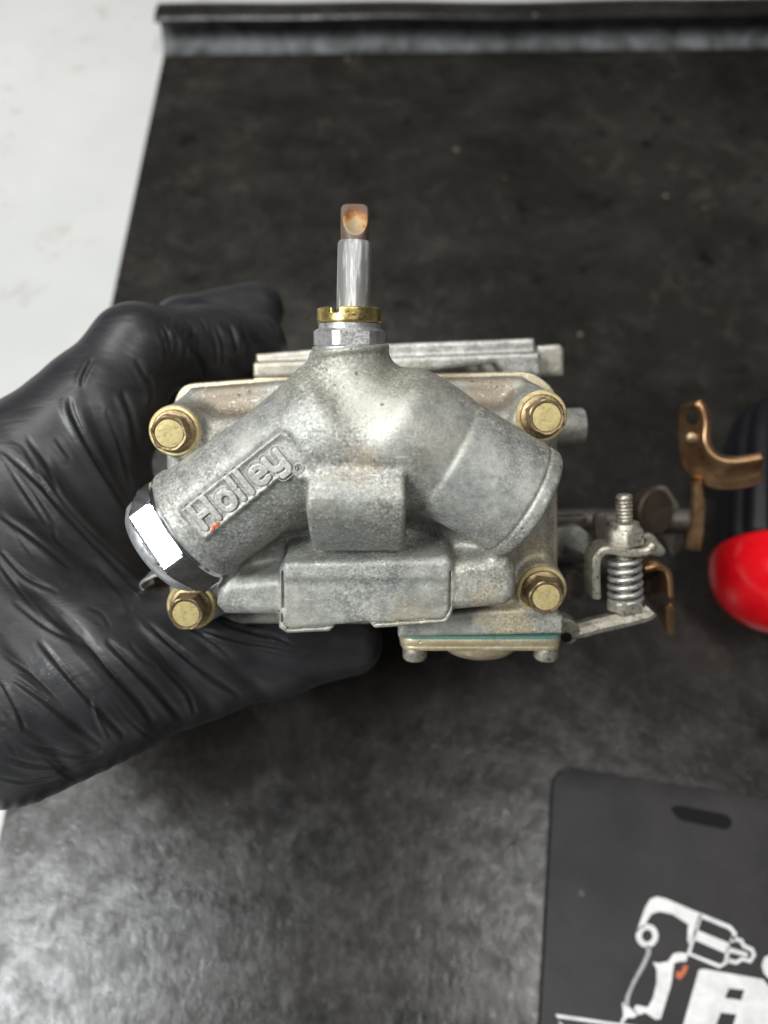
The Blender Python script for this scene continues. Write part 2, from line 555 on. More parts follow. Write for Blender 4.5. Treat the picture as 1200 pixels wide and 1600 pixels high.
def sd_cyl(g, a, b, r0, r1=None, rnd=0.0):
    """capped (tapered) cylinder"""
    a = np.asarray(a, np.float32)
    b = np.asarray(b, np.float32)
    r1 = r0 if r1 is None else r1
    d = b - a
    ln = float(np.linalg.norm(d))
    d = d / ln
    px, py, pz = g.X - a[0], g.Y - a[1], g.Z - a[2]
    t = px * d[0] + py * d[1] + pz * d[2]
    q = np.sqrt(np.maximum(px * px + py * py + pz * pz - t * t, 0))
    rr = r0 + (r1 - r0) * np.clip(t / ln, 0, 1)
    e1 = q - rr + rnd
    e2 = np.abs(t - ln / 2) - ln / 2 + rnd
    return np.minimum(np.maximum(e1, e2), 0) + np.sqrt(np.maximum(e1, 0) ** 2 + np.maximum(e2, 0) ** 2) - rnd


def sd_cone(g, a, b, r0, r1):
    """round-ended tapered limb"""
    a = np.asarray(a, np.float32)
    b = np.asarray(b, np.float32)
    d = b - a
    ln2 = float(np.dot(d, d))
    px, py, pz = g.X - a[0], g.Y - a[1], g.Z - a[2]
    t = np.clip((px * d[0] + py * d[1] + pz * d[2]) / ln2, 0, 1)
    return np.sqrt((px - t * d[0]) ** 2 + (py - t * d[1]) ** 2 + (pz - t * d[2]) ** 2) - (r0 + (r1 - r0) * t)


def sd_ell(g, c, r):
    q = np.sqrt(((g.X - c[0]) / r[0]) ** 2 + ((g.Y - c[1]) / r[1]) ** 2 + ((g.Z - c[2]) / r[2]) ** 2)
    q2 = np.sqrt(((g.X - c[0]) / r[0] ** 2) ** 2 + ((g.Y - c[1]) / r[1] ** 2) ** 2 + ((g.Z - c[2]) / r[2] ** 2) ** 2)
    return q * (q - 1) / np.maximum(q2, 1e-4)


def sd_poly2(U, V_, poly):
    """signed distance to a 2-D polygon over broadcastable U, V"""
    P = np.asarray(poly, np.float32)
    d = None
    s = None
    n = len(P)
    for i in range(n):
        a, b = P[i], P[(i + 1) % n]
        e = b - a
        wx, wy = U - a[0], V_ - a[1]
        t = np.clip((wx * e[0] + wy * e[1]) / max(float(np.dot(e, e)), 1e-9), 0, 1)
        q = (wx - e[0] * t) ** 2 + (wy - e[1] * t) ** 2
        c1 = (a[1] <= V_) & (b[1] > V_) & ((e[0] * wy - e[1] * wx) < 0)
        c2 = (a[1] > V_) & (b[1] <= V_) & ((e[0] * wy - e[1] * wx) > 0)
        fl = np.where(c1 | c2, -1.0, 1.0).astype(np.float32)
        d = q if d is None else np.minimum(d, q)
        s = fl if s is None else s * fl
    return s * np.sqrt(d)


def ext(d2, W, w0, w1, rnd=0.0):
    e1 = d2 + rnd
    e2 = np.abs(W - (w0 + w1) / 2) - (w1 - w0) / 2 + rnd
    return np.minimum(np.maximum(e1, e2), 0) + np.sqrt(np.maximum(e1, 0) ** 2 + np.maximum(e2, 0) ** 2) - rnd


def sd_slabxy(g, poly, z0, z1, rnd):
    return ext(sd_poly2(g.X, g.Y, poly), g.Z, z0, z1, rnd)


def sd_box(g, c, hs, rnd):
    e = [np.abs(A - c[i]) - hs[i] + rnd for i, A in enumerate((g.X, g.Y, g.Z))]
    o = np.sqrt(np.maximum(e[0], 0) ** 2 + np.maximum(e[1], 0) ** 2 + np.maximum(e[2], 0) ** 2)
    return o + np.minimum(np.maximum(np.maximum(e[0], e[1]), e[2]), 0) - rnd


def nets(f, g):
    """naive surface nets: field to (verts, quads)"""
    ins = f < 0
    c = np.zeros(tuple(s - 1 for s in f.shape), np.int8)
    for i in (0, 1):
        for j in (0, 1):
            for k in (0, 1):
                c += ins[i:ins.shape[0] - 1 + i, j:ins.shape[1] - 1 + j, k:ins.shape[2] - 1 + k]
    act = (c > 0) & (c < 8)
    idx = np.full(act.shape, -1, np.int64)
    cells = np.argwhere(act)
    idx[act] = np.arange(len(cells))
    acc = np.zeros((len(cells), 3))
    cnt = np.zeros(len(cells))
    cor = [(i, j, k) for i in (0, 1) for j in (0, 1) for k in (0, 1)]
    val = {q: f[cells[:, 0] + q[0], cells[:, 1] + q[1], cells[:, 2] + q[2]].astype(np.float64) for q in cor}
    for q in cor:
        for ax in range(3):
            if q[ax] == 0:
                p = list(q)
                p[ax] = 1
                va, vb = val[q], val[tuple(p)]
                x = (va < 0) != (vb < 0)
                t = np.where(x, va / np.where(x, va - vb, 1), 0)
                pt = np.tile(np.array(q, float), (len(cells), 1))
                pt[:, ax] += t
                acc[x] += pt[x]
                cnt[x] += 1
    V = (cells + acc / cnt[:, None]) * g.h + g.lo
    Q = []
    for ax in range(3):
        sl0 = [slice(None)] * 3
        sl1 = [slice(None)] * 3
        sl0[ax] = slice(0, -1)
        sl1[ax] = slice(1, None)
        a, b = ins[tuple(sl0)], ins[tuple(sl1)]
        ed = np.argwhere(a != b)
        o1, o2 = [(1, 2), (2, 0), (0, 1)][ax]
        ok = (ed[:, o1] > 0) & (ed[:, o2] > 0) & (ed[:, o1] < f.shape[o1] - 1) & (ed[:, o2] < f.shape[o2] - 1)
        ed = ed[ok]
        flip = b[ed[:, 0], ed[:, 1], ed[:, 2]]

        def at(d1, d2):
            e = ed.copy()
            e[:, o1] -= d1
            e[:, o2] -= d2
            return idx[e[:, 0], e[:, 1], e[:, 2]]
        q = np.stack([at(1, 1), at(0, 1), at(0, 0), at(1, 0)], 1)
        q[flip] = q[flip][:, ::-1]
        Q.append(q)
    return V, np.concatenate(Q)


def vnormals(V, Q):
    n = np.cross(V[Q[:, 2]] - V[Q[:, 0]], V[Q[:, 3]] - V[Q[:, 1]])
    N = np.zeros_like(V)
    for k in range(4):
        np.add.at(N, Q[:, k], n)
    return N / np.maximum(np.linalg.norm(N, axis=1), 1e-9)[:, None]


def relax(V, Q, it=2, lam=0.5):
    A = np.concatenate([Q[:, [0, 1]], Q[:, [1, 2]], Q[:, [2, 3]], Q[:, [3, 0]]])
    for _ in range(it):
        S = np.zeros_like(V)
        C = np.zeros(len(V))
        np.add.at(S, A[:, 0], V[A[:, 1]])
        np.add.at(S, A[:, 1], V[A[:, 0]])
        np.add.at(C, A[:, 0], 1)
        np.add.at(C, A[:, 1], 1)
        V = V * (1 - lam) + lam * S / np.maximum(C, 1)[:, None]
    return V


def from_arrays(name, V, Q, mat, parent=None, label=None):
    me = bpy.data.meshes.new(name)
    me.vertices.add(len(V))
    me.vertices.foreach_set('co', (V / 1000).astype(np.float32).ravel())
    me.loops.add(len(Q) * 4)
    me.loops.foreach_set('vertex_index', Q.astype(np.int32).ravel())
    me.polygons.add(len(Q))
    me.polygons.foreach_set('loop_start', np.arange(0, len(Q) * 4, 4, dtype=np.int32))
    me.polygons.foreach_set('loop_total', np.full(len(Q), 4, np.int32))
    me.update(calc_edges=True)
    me.validate()
    return link(name, me, mat, parent, None, label)


def top(o, label, cat=None, kind=None, group=None):
    o['label'] = label
    if cat:
        o['category'] = cat
    if kind:
        o['kind'] = kind
    if group:
        o['group'] = group
    return o


# ================================================================== SETTING
bench = mesh('workbench', [(-900, -600, -2.6), (1100, -600, -2.6), (1100, 1300, -2.6), (-900, 1300, -2.6)], [(0, 1, 2, 3)], 'bench')
top(bench, 'white painted workbench top with faint dark marks', 'bench', 'structure')

# black rubber mat with its far edge turned up and over
TL = ground(254, 93)
TR_ = ground(1200, 82)
BLm = ground(3, 1290)
ex = (TR_ - TL) / np.linalg.norm(TR_ - TL)
ey = (TL - BLm) / np.linalg.norm(TL - BLm)
prof = []
far = np.linalg.norm(TL - BLm) + 160
for s in np.linspace(-far, -12, 40):
    prof.append((s, 0.0, 1))
prof += [(-6, 0.0, 1), (-2, -0.3, 1), (3, 0.4, 1), (8, 3.0, 1), (11, 7.0, 1), (12.5, 11, 1), (12, 15, 1), (9.5, 17.6, 1), (5.0, 18.0, 1),
         (3.2, 18.7, 1), (3.0, 19.9, 1), (4.6, 20.8, 1), (10, 21.0, 1), (16, 20.6, 1), (20, 19.5, 1), (21.4, 17.0, 1), (20.0, 10, 1), (17.0, 3.0, 1), (15, -1.2, 1),
         (0, -1.9, 1), (-far, -1.9, 1)]
nx = 60
V, F = [], []
for i in range(nx + 1):
    x = 700.0 * i / nx
    for (s, z, _) in prof:
        p = TL + ex * x + ey * s
        wob = 0.5 * math.sin(x * 0.021 + s * 0.013) + 0.35 * math.sin(x * 0.05 + 1.0)
        if z > 0.2:
            V.append((p[0], p[1] + wob * min(1, z / 10), z + 0.6 * wob * min(1, z / 15)))
        else:
            V.append((p[0], p[1], z))
n = len(prof)
for i in range(nx):
    for j in range(n):
        F.append((i * n + j, i * n + (j + 1) % n, (i + 1) * n + (j + 1) % n, (i + 1) * n + j))
F.append(tuple(range(n)))
F.append(tuple(nx * n + j for j in range(n))[::-1])
mato = mesh('rubber_mat', V, F, 'mat', None, 50)
mato.data.materials.append(M['mat_lit_dust'])
jw = [j for j in range(n) if 0 <= prof[j][0] <= 12.6 and 0.3 < prof[j][1] < 12]
for i, p in enumerate(mato.data.polygons):
    if i < nx * n and (i % n) in jw:
        p.material_index = 1
top(mato, 'large worn black rubber mat with raised far edge lying on the white bench', 'mat')

# ------------------------------------------------------------------ small printed pad
PZ = 2.6
padE = bpy.data.objects.new('printed_pad', None)
COL.objects.link(padE)
c0 = ground(866, 1195, PZ)
c1 = ground(1200, 1247, PZ)
c3 = ground(838, 1600, PZ)
pu = (c1 - c0) / np.linalg.norm(c1 - c0)
pv = c3 - c0
pv = pv - pu * np.dot(pv, pu)
pv /= np.linalg.norm(pv)
padE.location = Vector(c0 / 1000)
padE.location.z = 0.0005
top(padE, 'thin dark pad with a white printed drill emblem lying on the black mat', 'pad')


def PL(px, py, z=PZ):
    p = ground(px, py, z) - c0
    return (p[0], p[1])


def pad_pt(a, b):
    return tuple((pu * a + pv * b)[:2])


out = [pad_pt(0, 0), pad_pt(210, 0), pad_pt(210, 260), pad_pt(0, 260)]
padp = slab('pad_sheet', round_poly(out, 8, 6), 0, PZ - 0.5, 'pad', padE, 0.5)
sl_c = [PL(1046, 1262), PL(1060, 1258), PL(1138, 1274), PL(1145, 1286), PL(1136, 1297), PL(1060, 1281)]
slab('hang_slot_shade', round_poly(sl_c, 2.2), PZ - 0.48, PZ - 0.30, 'hole_black', padE, 0)  # dark sheet laid on the pad for the shade of the slot


def band(pts, wpx, closed=False):
    """outline band along a pixel polyline"""
    P = [np.array(p, float) for p in pts]
    n_ = len(P)
    Lf, Rt = [], []
    for i in range(n_):
        if closed:
            a, b = P[i - 1], P[(i + 1) % n_]
        else:
            a, b = P[max(i - 1, 0)], P[min(i + 1, n_ - 1)]
        t = (b - a) / np.linalg.norm(b - a)
        nn = np.array([-t[1], t[0]])
        ww = wpx[i] if hasattr(wpx, '__len__') else wpx
        Lf.append(P[i] + nn * ww / 2)
        Rt.append(P[i] - nn * ww / 2)
    return Lf, Rt


def print_band(pts, wpx, mat, closed=False, name='print_line', z=0.12):
    Lf, Rt = band(pts, wpx, closed)
    n_ = len(Lf)
    V_ = [(*PL(*p), PZ - 0.5 + z) for p in Lf] + [(*PL(*p), PZ - 0.5 + z) for p in Rt]
    V_ += [(v[0], v[1], v[2] - z + 0.01) for v in V_]
    F_ = []
    for i in range(n_ if closed else n_ - 1):
        j = (i + 1) % n_
        a, b, c, d = i, j, n_ + j, n_ + i
        F_.append((a, b, c, d))
        F_.append((a, a + 2 * n_, b + 2 * n_, b))
        F_.append((d, c, c + 2 * n_, d + 2 * n_))
    return V_, F_


def join_print(name, parts, mat):
    V_, F_ = [], []
    for v, f in parts:
        o_ = len(V_)
        V_ += v
        F_ += [tuple(i + o_ for i in q) for q in f]
    return mesh(name, V_, F_, mat, padE, 40)


def print_fill(poly, holes=(), z=0.12):
    """filled print shape with holes, as a triangulated sheet with small thickness"""
    bm = bmesh.new()
    es = []
    for ring_ in [poly] + list(holes):
        vs = [bm.verts.new((*PL(*p), PZ - 0.5 + z)) for p in ring_]
        for i in range(len(vs)):
            es.append(bm.edges.new((vs[i], vs[(i + 1) % len(vs)])))
    bmesh.ops.triangle_fill(bm, use_beauty=True, use_dissolve=False, edges=es, normal=(0, 0, 1))
    for f in bm.faces:
        if f.normal.z < 0:
            f.normal_flip()
    r_ = bmesh.ops.extrude_face_region(bm, geom=bm.faces[:])
    bmesh.ops.translate(bm, verts=[q for q in r_['geom'] if isinstance(q, bmesh.types.BMVert)], vec=(0, 0, -z + 0.01))
    bm.verts.index_update()
    V_ = [tuple(v.co) for v in bm.verts]
    F_ = [tuple(v.index for v in f.verts) for f in bm.faces]
    bm.free()
    return V_, F_


# impact-gun emblem
shell = [(994, 1458), (1008, 1418), (1016, 1405), (1026, 1401), (1040, 1404), (1096, 1428), (1078, 1478), (1074, 1470), (1075, 1444),
         (1050, 1428), (1030, 1424), (1018, 1428), (1010, 1440), (1006, 1450)]
ring_pts = [(1011 + 13 * math.cos(a), 1462 + 14 * math.sin(a)) for a in np.linspace(0, 2 * math.pi, 24, endpoint=False)]
grip_ = [(1020, 1503), (1030, 1505), (1044, 1502), (1052, 1490), (1062, 1488), (1075, 1490), (1072, 1502), (1062, 1502), (1053, 1505), (1048, 1540),
         (1032, 1592), (1024, 1593), (1008, 1582), (998, 1586), (990, 1576), (994, 1570), (1012, 1574), (1020, 1560), (1026, 1535), (1026, 1516)]
rod = [(1086, 1452), (1140, 1474), (1139, 1480), (1168, 1489), (1168, 1495), (1136, 1487), (1137, 1491), (1084, 1468)]
cord_tip = [(972, 1566), (982, 1572), (996, 1586), (990, 1590), (980, 1590), (972, 1600), (968, 1600), (974, 1586)]
parts = [print_fill(shell), print_band(ring_pts, 9, None, True), print_fill(grip_), print_fill(rod), print_fill(cord_tip),
         print_band([(1094, 1430), (1140, 1449), (1148, 1458), (1143, 1472)], 6.5, None),
         print_band([(1094, 1430), (1076, 1490), (1125, 1510), (1134, 1504), (1138, 1480)], 6, None),
         print_band([(1143, 1465), (1158, 1470), (1162, 1478), (1175, 1484), (1178, 1492), (1172, 1502), (1160, 1498), (1150, 1504), (1136, 1500)], 6.5, None)]
join_print('drill_emblem', parts, 'white_print')
join_print('cord_line', [print_band([(1013, 1478), (1013, 1490), (1005, 1508), (990, 1535), (981, 1556), (978, 1572)], [7, 7, 6.5, 6, 6, 8], None)], 'grey_print')
join_print('trigger_print', [print_fill([(1068, 1507), (1076, 1510), (1070, 1522), (1062, 1531), (1055, 1526), (1057, 1517), (1064, 1519)])], 'orange_print')
bl = [(1092, 1515), (1100, 1514), (1192, 1530), (1204, 1545), (1204, 1640), (1050, 1640), (1066, 1606)]
join_print('print_letter', [print_fill(bl, ([(1139, 1544), (1163, 1547), (1158, 1563), (1132, 1559)], [(1126, 1582), (1151, 1585), (1144, 1606), (1118, 1602)]))], 'white_print')
join_print('print_letter', [print_fill([(1190, 1508), (1194, 1496), (1202, 1492), (1214, 1496), (1214, 1530), (1200, 1528), (1193, 1520)])], 'white_print')
join_print('print_border', [print_band([(1000, 1606), (868, 1587), (880, 1606)], 5, None)], 'white_print')

# ------------------------------------------------------------------ red and black tool handle
toolE = bpy.data.objects.new('tool_handle', None)
COL.objects.link(toolE)
RAD = 26.0
ax_b = ground(1228, 985, RAD)
ax_t = ground(1226, 620, RAD)
toolE.location = Vector((ax_b[0] / 1000, ax_b[1] / 1000, 0))
top(toolE, 'glossy red and black grooved tool handle lying at the right edge', 'tool')
base = np.array([0, 0, RAD])
axis = (ax_t - ax_b)
TLN = np.linalg.norm(axis)
split = 38.0
red_prof = [(0.0, 1.0), (0.6, 6), (2.2, 12), (5.2, 17.5), (9.6, 22), (14.6, 24.6), (19, 25.6), (23.5, 25.9), (26.4, 25.2), (27.6, 23.5), (28, 20)]
spin('red_butt', base, axis, red_prof, 'red', toolE, 64, 60)
a, u, v = frame(axis)
S = []
for t, r_ in [(27.0, 20), (28.3, 23.4), (30, 24.4), (50, 24.0), (70, 22.8), (82, 20.5), (89, 17), (93, 12), (94, 6)]:
    ring_ = []
    for j in range(144):
        th = 2 * math.pi * j / 144
        fl = 0.5 + 0.5 * math.cos(th * 18)
        ring_.append(base + a * t + (u * math.cos(th) + v * math.sin(th)) * (r_ - 1.6 * (1 - fl ** 0.6 if fl > 0 else 1)))
    S.append(ring_)
V, F = loft(S)
mesh('grooved_grip', V, F, 'grip', toolE, 60)
spin('shank', base, axis, [(92, 4), (130, 4), (131, 3.4)], 'dark_steel', toolE, 24)

# ================================================================== CARBURETTOR
carb = bpy.data.objects.new('carburetor', None)
COL.objects.link(carb)
carb.matrix_world = CARB_M
top(carb, 'grey cast metal carburetor with gold bolts and chrome plug held in the gloved hand', 'carburetor')

# ---- fuel bowl casting
g = Grid((-46, -31, -24), (44, 38, 31), 0.34)
P2 = lambda pts, z: [L2(x, y, z) for x, y in pts]
BOLTS = {'tl': (274, 673), 'tr': (845, 650), 'bl': (300, 945), 'br': (846, 920)}
f = g.full()
# rear wall and top step
f = sd_slabxy(g, P2([(300, 606), (430, 596), (815, 588), (866, 640), (868, 940), (820, 972), (320, 972), (268, 930), (262, 660)], -14), -23, -11, 2.2)
f = smin(f, sd_slabxy(g, P2([(300, 655), (815, 640), (860, 690), (862, 905), (815, 958), (330, 962), (285, 905), (280, 720)], -2), -14, -2.0, 2.0), 5)
for k, (x, y) in BOLTS.items():
    p = L(x, y, 0)
    f = smin(f, sd_cyl(g, (p[0], p[1], -22), (p[0], p[1], 0.0), 5.9, 5.5, 0.6), 3.0)
# front wall of the chamber
f = smin(f, sd_slabxy(g, P2([(345, 690), (790, 680), (812, 770), (808, 872), (780, 900), (370, 905), (335, 860)], 3), -8, 3.5, 3.0), 4)
# dome, neck and arms
c = L(585, 680, 8)
f = smin(f, sd_ell(g, (c[0], c[1], 7.0), (19.0, 12.2, 14.2)), 5)
n0, n1 = L(547, 548, 10), L(562, 680, 10)
f = smin(f, sd_cyl(g, n1, n0, 7.6, 7.4, 0.5), 5.5)
la, lb = L(524, 661, 10), L(302, 821, 10)
ra, rb = L(612, 664, 10), L(829, 790, 9)
rd = (rb - ra) / np.linalg.norm(rb - ra)
ld = (lb - la) / np.linalg.norm(lb - la)
arm_l = sd_cyl(g, la, lb, 11.2, 11.9, 0.5)
arm_r = sd_cyl(g, ra, rb - rd * 0.6, 11.3, 11.3, 1.2)
f = smin(f, arm_l, 8.0)
f = smin(f, arm_r, 8.0)
# machined outer half of the right arm stands a little proud of the dome
mach = sd_cyl(g, ra + rd * 12.0, rb, 12.25, 12.05, 1.5)
f = smin(f, mach, 0.25)
f = smax(f, -sd_cyl(g, rb - rd * 5, rb + rd * 4, 8.2), 0.6)
rl = float(np.linalg.norm(rb - ra))
f = smax(f, -np.maximum(sd_cyl(g, rb - rd * 3.6, rb - rd * 3.1, 14.0), -sd_cyl(g, rb - rd * 6, rb, 11.7)), 0.12)
# collar at the plug end
f = smin(f, sd_cyl(g, lb - ld * 2.6, lb, 12.3, 12.3, 0.5), 0.6)
# web between arms and chamber
f = smin(f, sd_slabxy(g, P2([(430, 700), (740, 690), (700, 800), (640, 800), (470, 808), (410, 785)], 7), -4, 7.5, 2.5), 5)
# centre boss: rounded ramp
by0, by1 = L(555, 722, 22)[1], L(555, 868, 16)[1]
top_yz = smooth_path([(by0 + 1, 17, 0), (by0, 20.3, 0), (L(0, 750, 24)[1], 23.2, 0), (L(0, 772, 25)[1], 24.6, 0), (L(0, 790, 25)[1], 24.8, 0), (L(0, 808, 24)[1], 23.8, 0), (L(0, 826, 21.5)[1], 21.4, 0), (L(0, 846, 18)[1], 17.6, 0), (by1, 12, 0)], 4)
prof_yz = [(p[0], p[1]) for p in top_yz] + [(by1, 0), (by0 + 1, 0)]
bx0, bx1 = L(478, 790, 24)[0], L(634, 790, 24)[0]
boss = ext(sd_poly2(g.Y, g.Z, prof_yz), g.X, bx0, bx1, 1.0)
f = smin(f, boss, 1.3)
# lower ledge with the plate in its middle
f = smin(f, sd_slabxy(g, P2([(338, 918), (352, 905), (445, 897), (700, 888), (720, 876), (796, 870), (808, 890), (806, 935), (792, 948), (720, 955), (440, 964), (350, 962), (336, 948)], 11), -4, 11.4, 2.6), 3.2)
plate = sd_slabxy(g, P2([(436, 890), (446, 882), (700, 871), (706, 880), (708, 962), (700, 976), (585, 985), (575, 975), (525, 979), (515, 990), (448, 993), (434, 984)], 12.5), -2, 12.0, 1.1)
f = smin(f, plate, 0.9)
ry = [(L(0, 900, 12)[1], 11.9), (L(0, 880, 11)[1], 11.7), (L(0, 868, 9)[1], 9.4), (L(0, 845, 5)[1], 5.0), (L(0, 820, 0)[1], 0), (L(0, 900, 0)[1], 0)]
f = smin(f, ext(sd_poly2(g.Y, g.Z, ry), g.X, L(446, 880, 10)[0], L(702, 880, 10)[0], 1.0), 2.0)
gr = np.abs(sd_poly2(g.X, g.Y, P2([(441, 890), (450, 884), (697, 873), (703, 880), (704, 952), (694, 968), (450, 984), (441, 974)], 12.3)))
f = np.where((g.Z > 10.9) & (f < 1.5) & (g.Y < L(570, 892, 12)[1]), smax(f, -(gr - 0.18), 0.15), f)
# foot under the ledge that carries the pump housing
f = smin(f, sd_slabxy(g, P2([(622, 965), (735, 950), (850, 945), (878, 960), (878, 986), (622, 992)], -1), -21, 1.2, 1.0), 2.5)
# name plaque on the left arm
plq = P2([(279, 797), (430, 678), (438, 672), (452, 676), (491, 735), (470, 753), (450, 739), (320, 845)], 21.5)
f = smin(f, sd_slabxy(g, plq, 6, 21.9, 0.5), 0.9)
# raised rim around the plaque
rim = np.abs(sd_poly2(g.X, g.Y, plq) + 0.55) - 0.35
f = smin(f, ext(rim, g.Z, 20, 22.25, 0.15), 0.3)
# needle-seat bore shoulder
f = smin(f, sd_cyl(g, L(547, 553, 10), L(546, 543, 10), 7.75, 7.75, 0.4), 0.4)
f = f + 0.012 * np.sin(g.X * 1.9 + 0.7 * np.sin(g.Y * 1.3)) * np.sin(g.Y * 1.7 + g.Z * 1.1) + 0.05 * np.sin(g.X * 0.61 + 1) * np.sin(g.Y * 0.53) * np.sin(g.Z * 0.7)
V, Q = nets(f, g)
V = relax(V, Q, 1, 0.35)
bowl = from_arrays('fuel_bowl', V, Q, 'cast', carb)
del f, boss, plate, gr, rim, arm_l, arm_r

# ---- raised lettering, each glyph a mesh on the plaque
E0 = L(288, 792, 22)
E1 = L(438, 674.5, 22)
du = (E1 - E0) / np.linalg.norm(E1 - E0)
dv = np.array([-du[1], du[0], 0.0])
if dv[1] < 0:
    dv = -dv
org = L(319, 841, 22)   # lower left corner of the plaque
PXM = mmpx(22)
GL = {
    'H': [[(0, 0), (0, 40)], [(27, 0), (27, 40)], [(0, 20), (27, 20)]],
    'o': 'ring',
    'l': [[(0, 0), (0, 40)]],
    'e': [[(0, 14), (22, 14), (22, 18), (19, 24), (11, 27), (3, 24), (0, 14), (3, 4), (11, 0), (20, 3)]],
    'y': [[(0, 27), (0, 12), (4, 5), (12, 3), (20, 6), (23, 10)], [(23, 27), (23, -4), (19, -9), (8, -9)]],
}


def seg_field(gx, lines, r_):
    d = None
    for ln in lines:
        for a_, b_ in zip(ln[:-1], ln[1:]):
            a_ = np.array(a_, float) * PXM
            b_ = np.array(b_, float) * PXM
            e = b_ - a_
            wx, wy = gx.X - a_[0], gx.Y - a_[1]
            t = np.clip((wx * e[0] + wy * e[1]) / max(np.dot(e, e), 1e-9), 0, 1)
            q = np.sqrt((wx - e[0] * t) ** 2 + (wy - e[1] * t) ** 2)
            d = q if d is None else np.minimum(d, q)
    return d - r_


def glyph(ch, u0, v0, name='letter'):
    gx = Grid((-2.5, -3, -0.6), (6, 7, 1.3), 0.1)
    lines = GL[ch]
    if lines == 'ring':
        lines = [[(12 + 12 * math.cos(t), 13.5 + 13.5 * math.sin(t)) for t in np.linspace(0, 2 * math.pi, 25)]]
    d2 = seg_field(gx, lines, 0.62)
    ff = ext(d2, gx.Z, -0.5, 0.6, 0.1)
    # chased outline: a second, lower skirt round each stroke
    ff = np.minimum(ff, ext(np.abs(d2 - 0.42) - 0.09, gx.Z, -0.5, 0.18, 0.05))
    v_, q_ = nets(ff, gx)
    v_ = relax(v_, q_, 1, 0.4)
    W = org + np.outer(v_[:, 0] + u0 * PXM, du) + np.outer(v_[:, 1] + v0 * PXM, dv)
    W[:, 2] = 21.95 + v_[:, 2]
    from_arrays(name, W, q_, 'letter', bowl)


V0 = 11
glyph('H', 13, V0)
glyph('o', 55, V0)
glyph('l', 90, V0)
glyph('l', 107, V0)
glyph('e', 122, V0)
glyph('y', 153, V0)
rg = L(467, 731, 22)
Vr, Fr = tube([rg + np.array([math.cos(t), math.sin(t), 0.15]) * 0.85 for t in np.linspace(0, 2 * math.pi, 21)], 0.2, 6)
mesh('registered_mark', Vr, Fr, 'letter', bowl)
Vd, Fd = strip([rg + np.array([-0.3, -0.35, .2]), rg + np.array([-0.3, 0.4, .2])], (1, 0, 0), 0.25, 0.3)
mesh('registered_mark', Vd, Fd, 'letter', bowl)
# orange paint fleck by the H
pt = L(336, 823, 22)
pl = [(pt[0] + x, pt[1] + y) for x, y in [(-0.9, -0.9), (-0.2, -0.7), (0.0, -0.1), (0.7, 0.2), (0.95, 0.9), (0.3, 1.0), (0.1, 0.45), (-0.5, 0.3), (-0.55, -0.3)]]
slab('paint_fleck', pl, 21.7, 22.4, 'paint', bowl, 0.05)

# ---- bowl bolts
def bolt(x, y, rot, lean):
    p = L(x, y, 0)
    b = bpy.data.objects.new('bowl_bolt', None)
    b.empty_display_size = 0.003
    COL.objects.link(b)
    b.parent = carb
    b.location = Vector(p / 1000)
    ax = np.array([lean[0], lean[1], 1.0])
    z0 = np.zeros(3)
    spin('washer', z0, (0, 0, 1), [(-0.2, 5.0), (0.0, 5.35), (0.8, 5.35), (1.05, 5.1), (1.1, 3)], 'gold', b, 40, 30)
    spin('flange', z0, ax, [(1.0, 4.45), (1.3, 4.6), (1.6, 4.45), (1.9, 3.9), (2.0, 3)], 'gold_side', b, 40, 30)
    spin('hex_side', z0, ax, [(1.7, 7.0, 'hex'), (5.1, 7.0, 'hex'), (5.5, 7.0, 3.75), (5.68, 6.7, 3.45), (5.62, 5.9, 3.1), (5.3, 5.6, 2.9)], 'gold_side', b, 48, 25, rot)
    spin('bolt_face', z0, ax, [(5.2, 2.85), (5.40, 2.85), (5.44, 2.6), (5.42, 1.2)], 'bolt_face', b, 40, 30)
    return b


for (x, y), rot, lean in ((BOLTS['tl'], 0.3, (0.03, -0.02)), (BOLTS['tr'], 0.12, (0.02, 0.02)), (BOLTS['bl'], 0.5, (0.0, -0.06)), (BOLTS['br'], 0.4, (-0.01, -0.05))):
    bolt(x, y, rot, lean)

# ---- chrome inlet plug
pl_ax = ld
vis = np.array([0, 0, 1.0])
plug = spin('inlet_plug', lb + ld * 0.1, pl_ax, [(-0.4, 9), (0.0, 11.4), (0.6, 11.8), (0.8, 12.0), (1.0, 21.8, 12.2), (1.4, 21.8, 'hex'), (5.7, 21.8, 'hex'), (6.3, 21.6, 11.6), (6.5, 10.9), (6.6, 8)],
            'chrome', carb, 144, 4, R(13), xdir=vis)
spin('plug_end', lb + ld * 0.1, pl_ax, [(6.2, 10.6), (6.5, 11.0), (7.6, 10.8), (8.7, 9.8), (9.3, 8.2), (9.5, 4)], 'satin', plug, 72, 60)
spin('plug_gasket', lb - ld * 0.3, pl_ax, [(0, 10.6), (0.1, 11.4), (0.7, 11.4), (0.8, 10.6)], 'dark_steel', carb, 48)

# ---- needle seat: nut, washer, slotted lock screw, tube
nb = L(546, 545, 10)
NY = np.array([0.0, 1.0, 0.0])
k = mmpx(10)
def ny(py):
    return L(546, py, 10)[1] - nb[1]
spin('seat_gasket', nb, NY, [(-0.4, 6.9), (-0.3, 7.2), (0.3, 7.2), (0.4, 6.9)], 'zinc_bright', carb, 48)
spin('adjusting_nut', nb, NY, [(0.3, 12.0, 6.2), (0.7, 12.7, 6.9), (3.2, 12.7, 6.9), (3.7, 12.0, 6.2), (3.8, 11.4, 5.7)], 'zinc_bright', carb, 72, 25, R(12), xdir=(0, 0, 1))
spin('nylon_washer', nb, NY, [(3.7, 5.4), (3.75, 5.9), (4.7, 5.9), (4.8, 5.4)], 'zinc_bright', carb, 48)
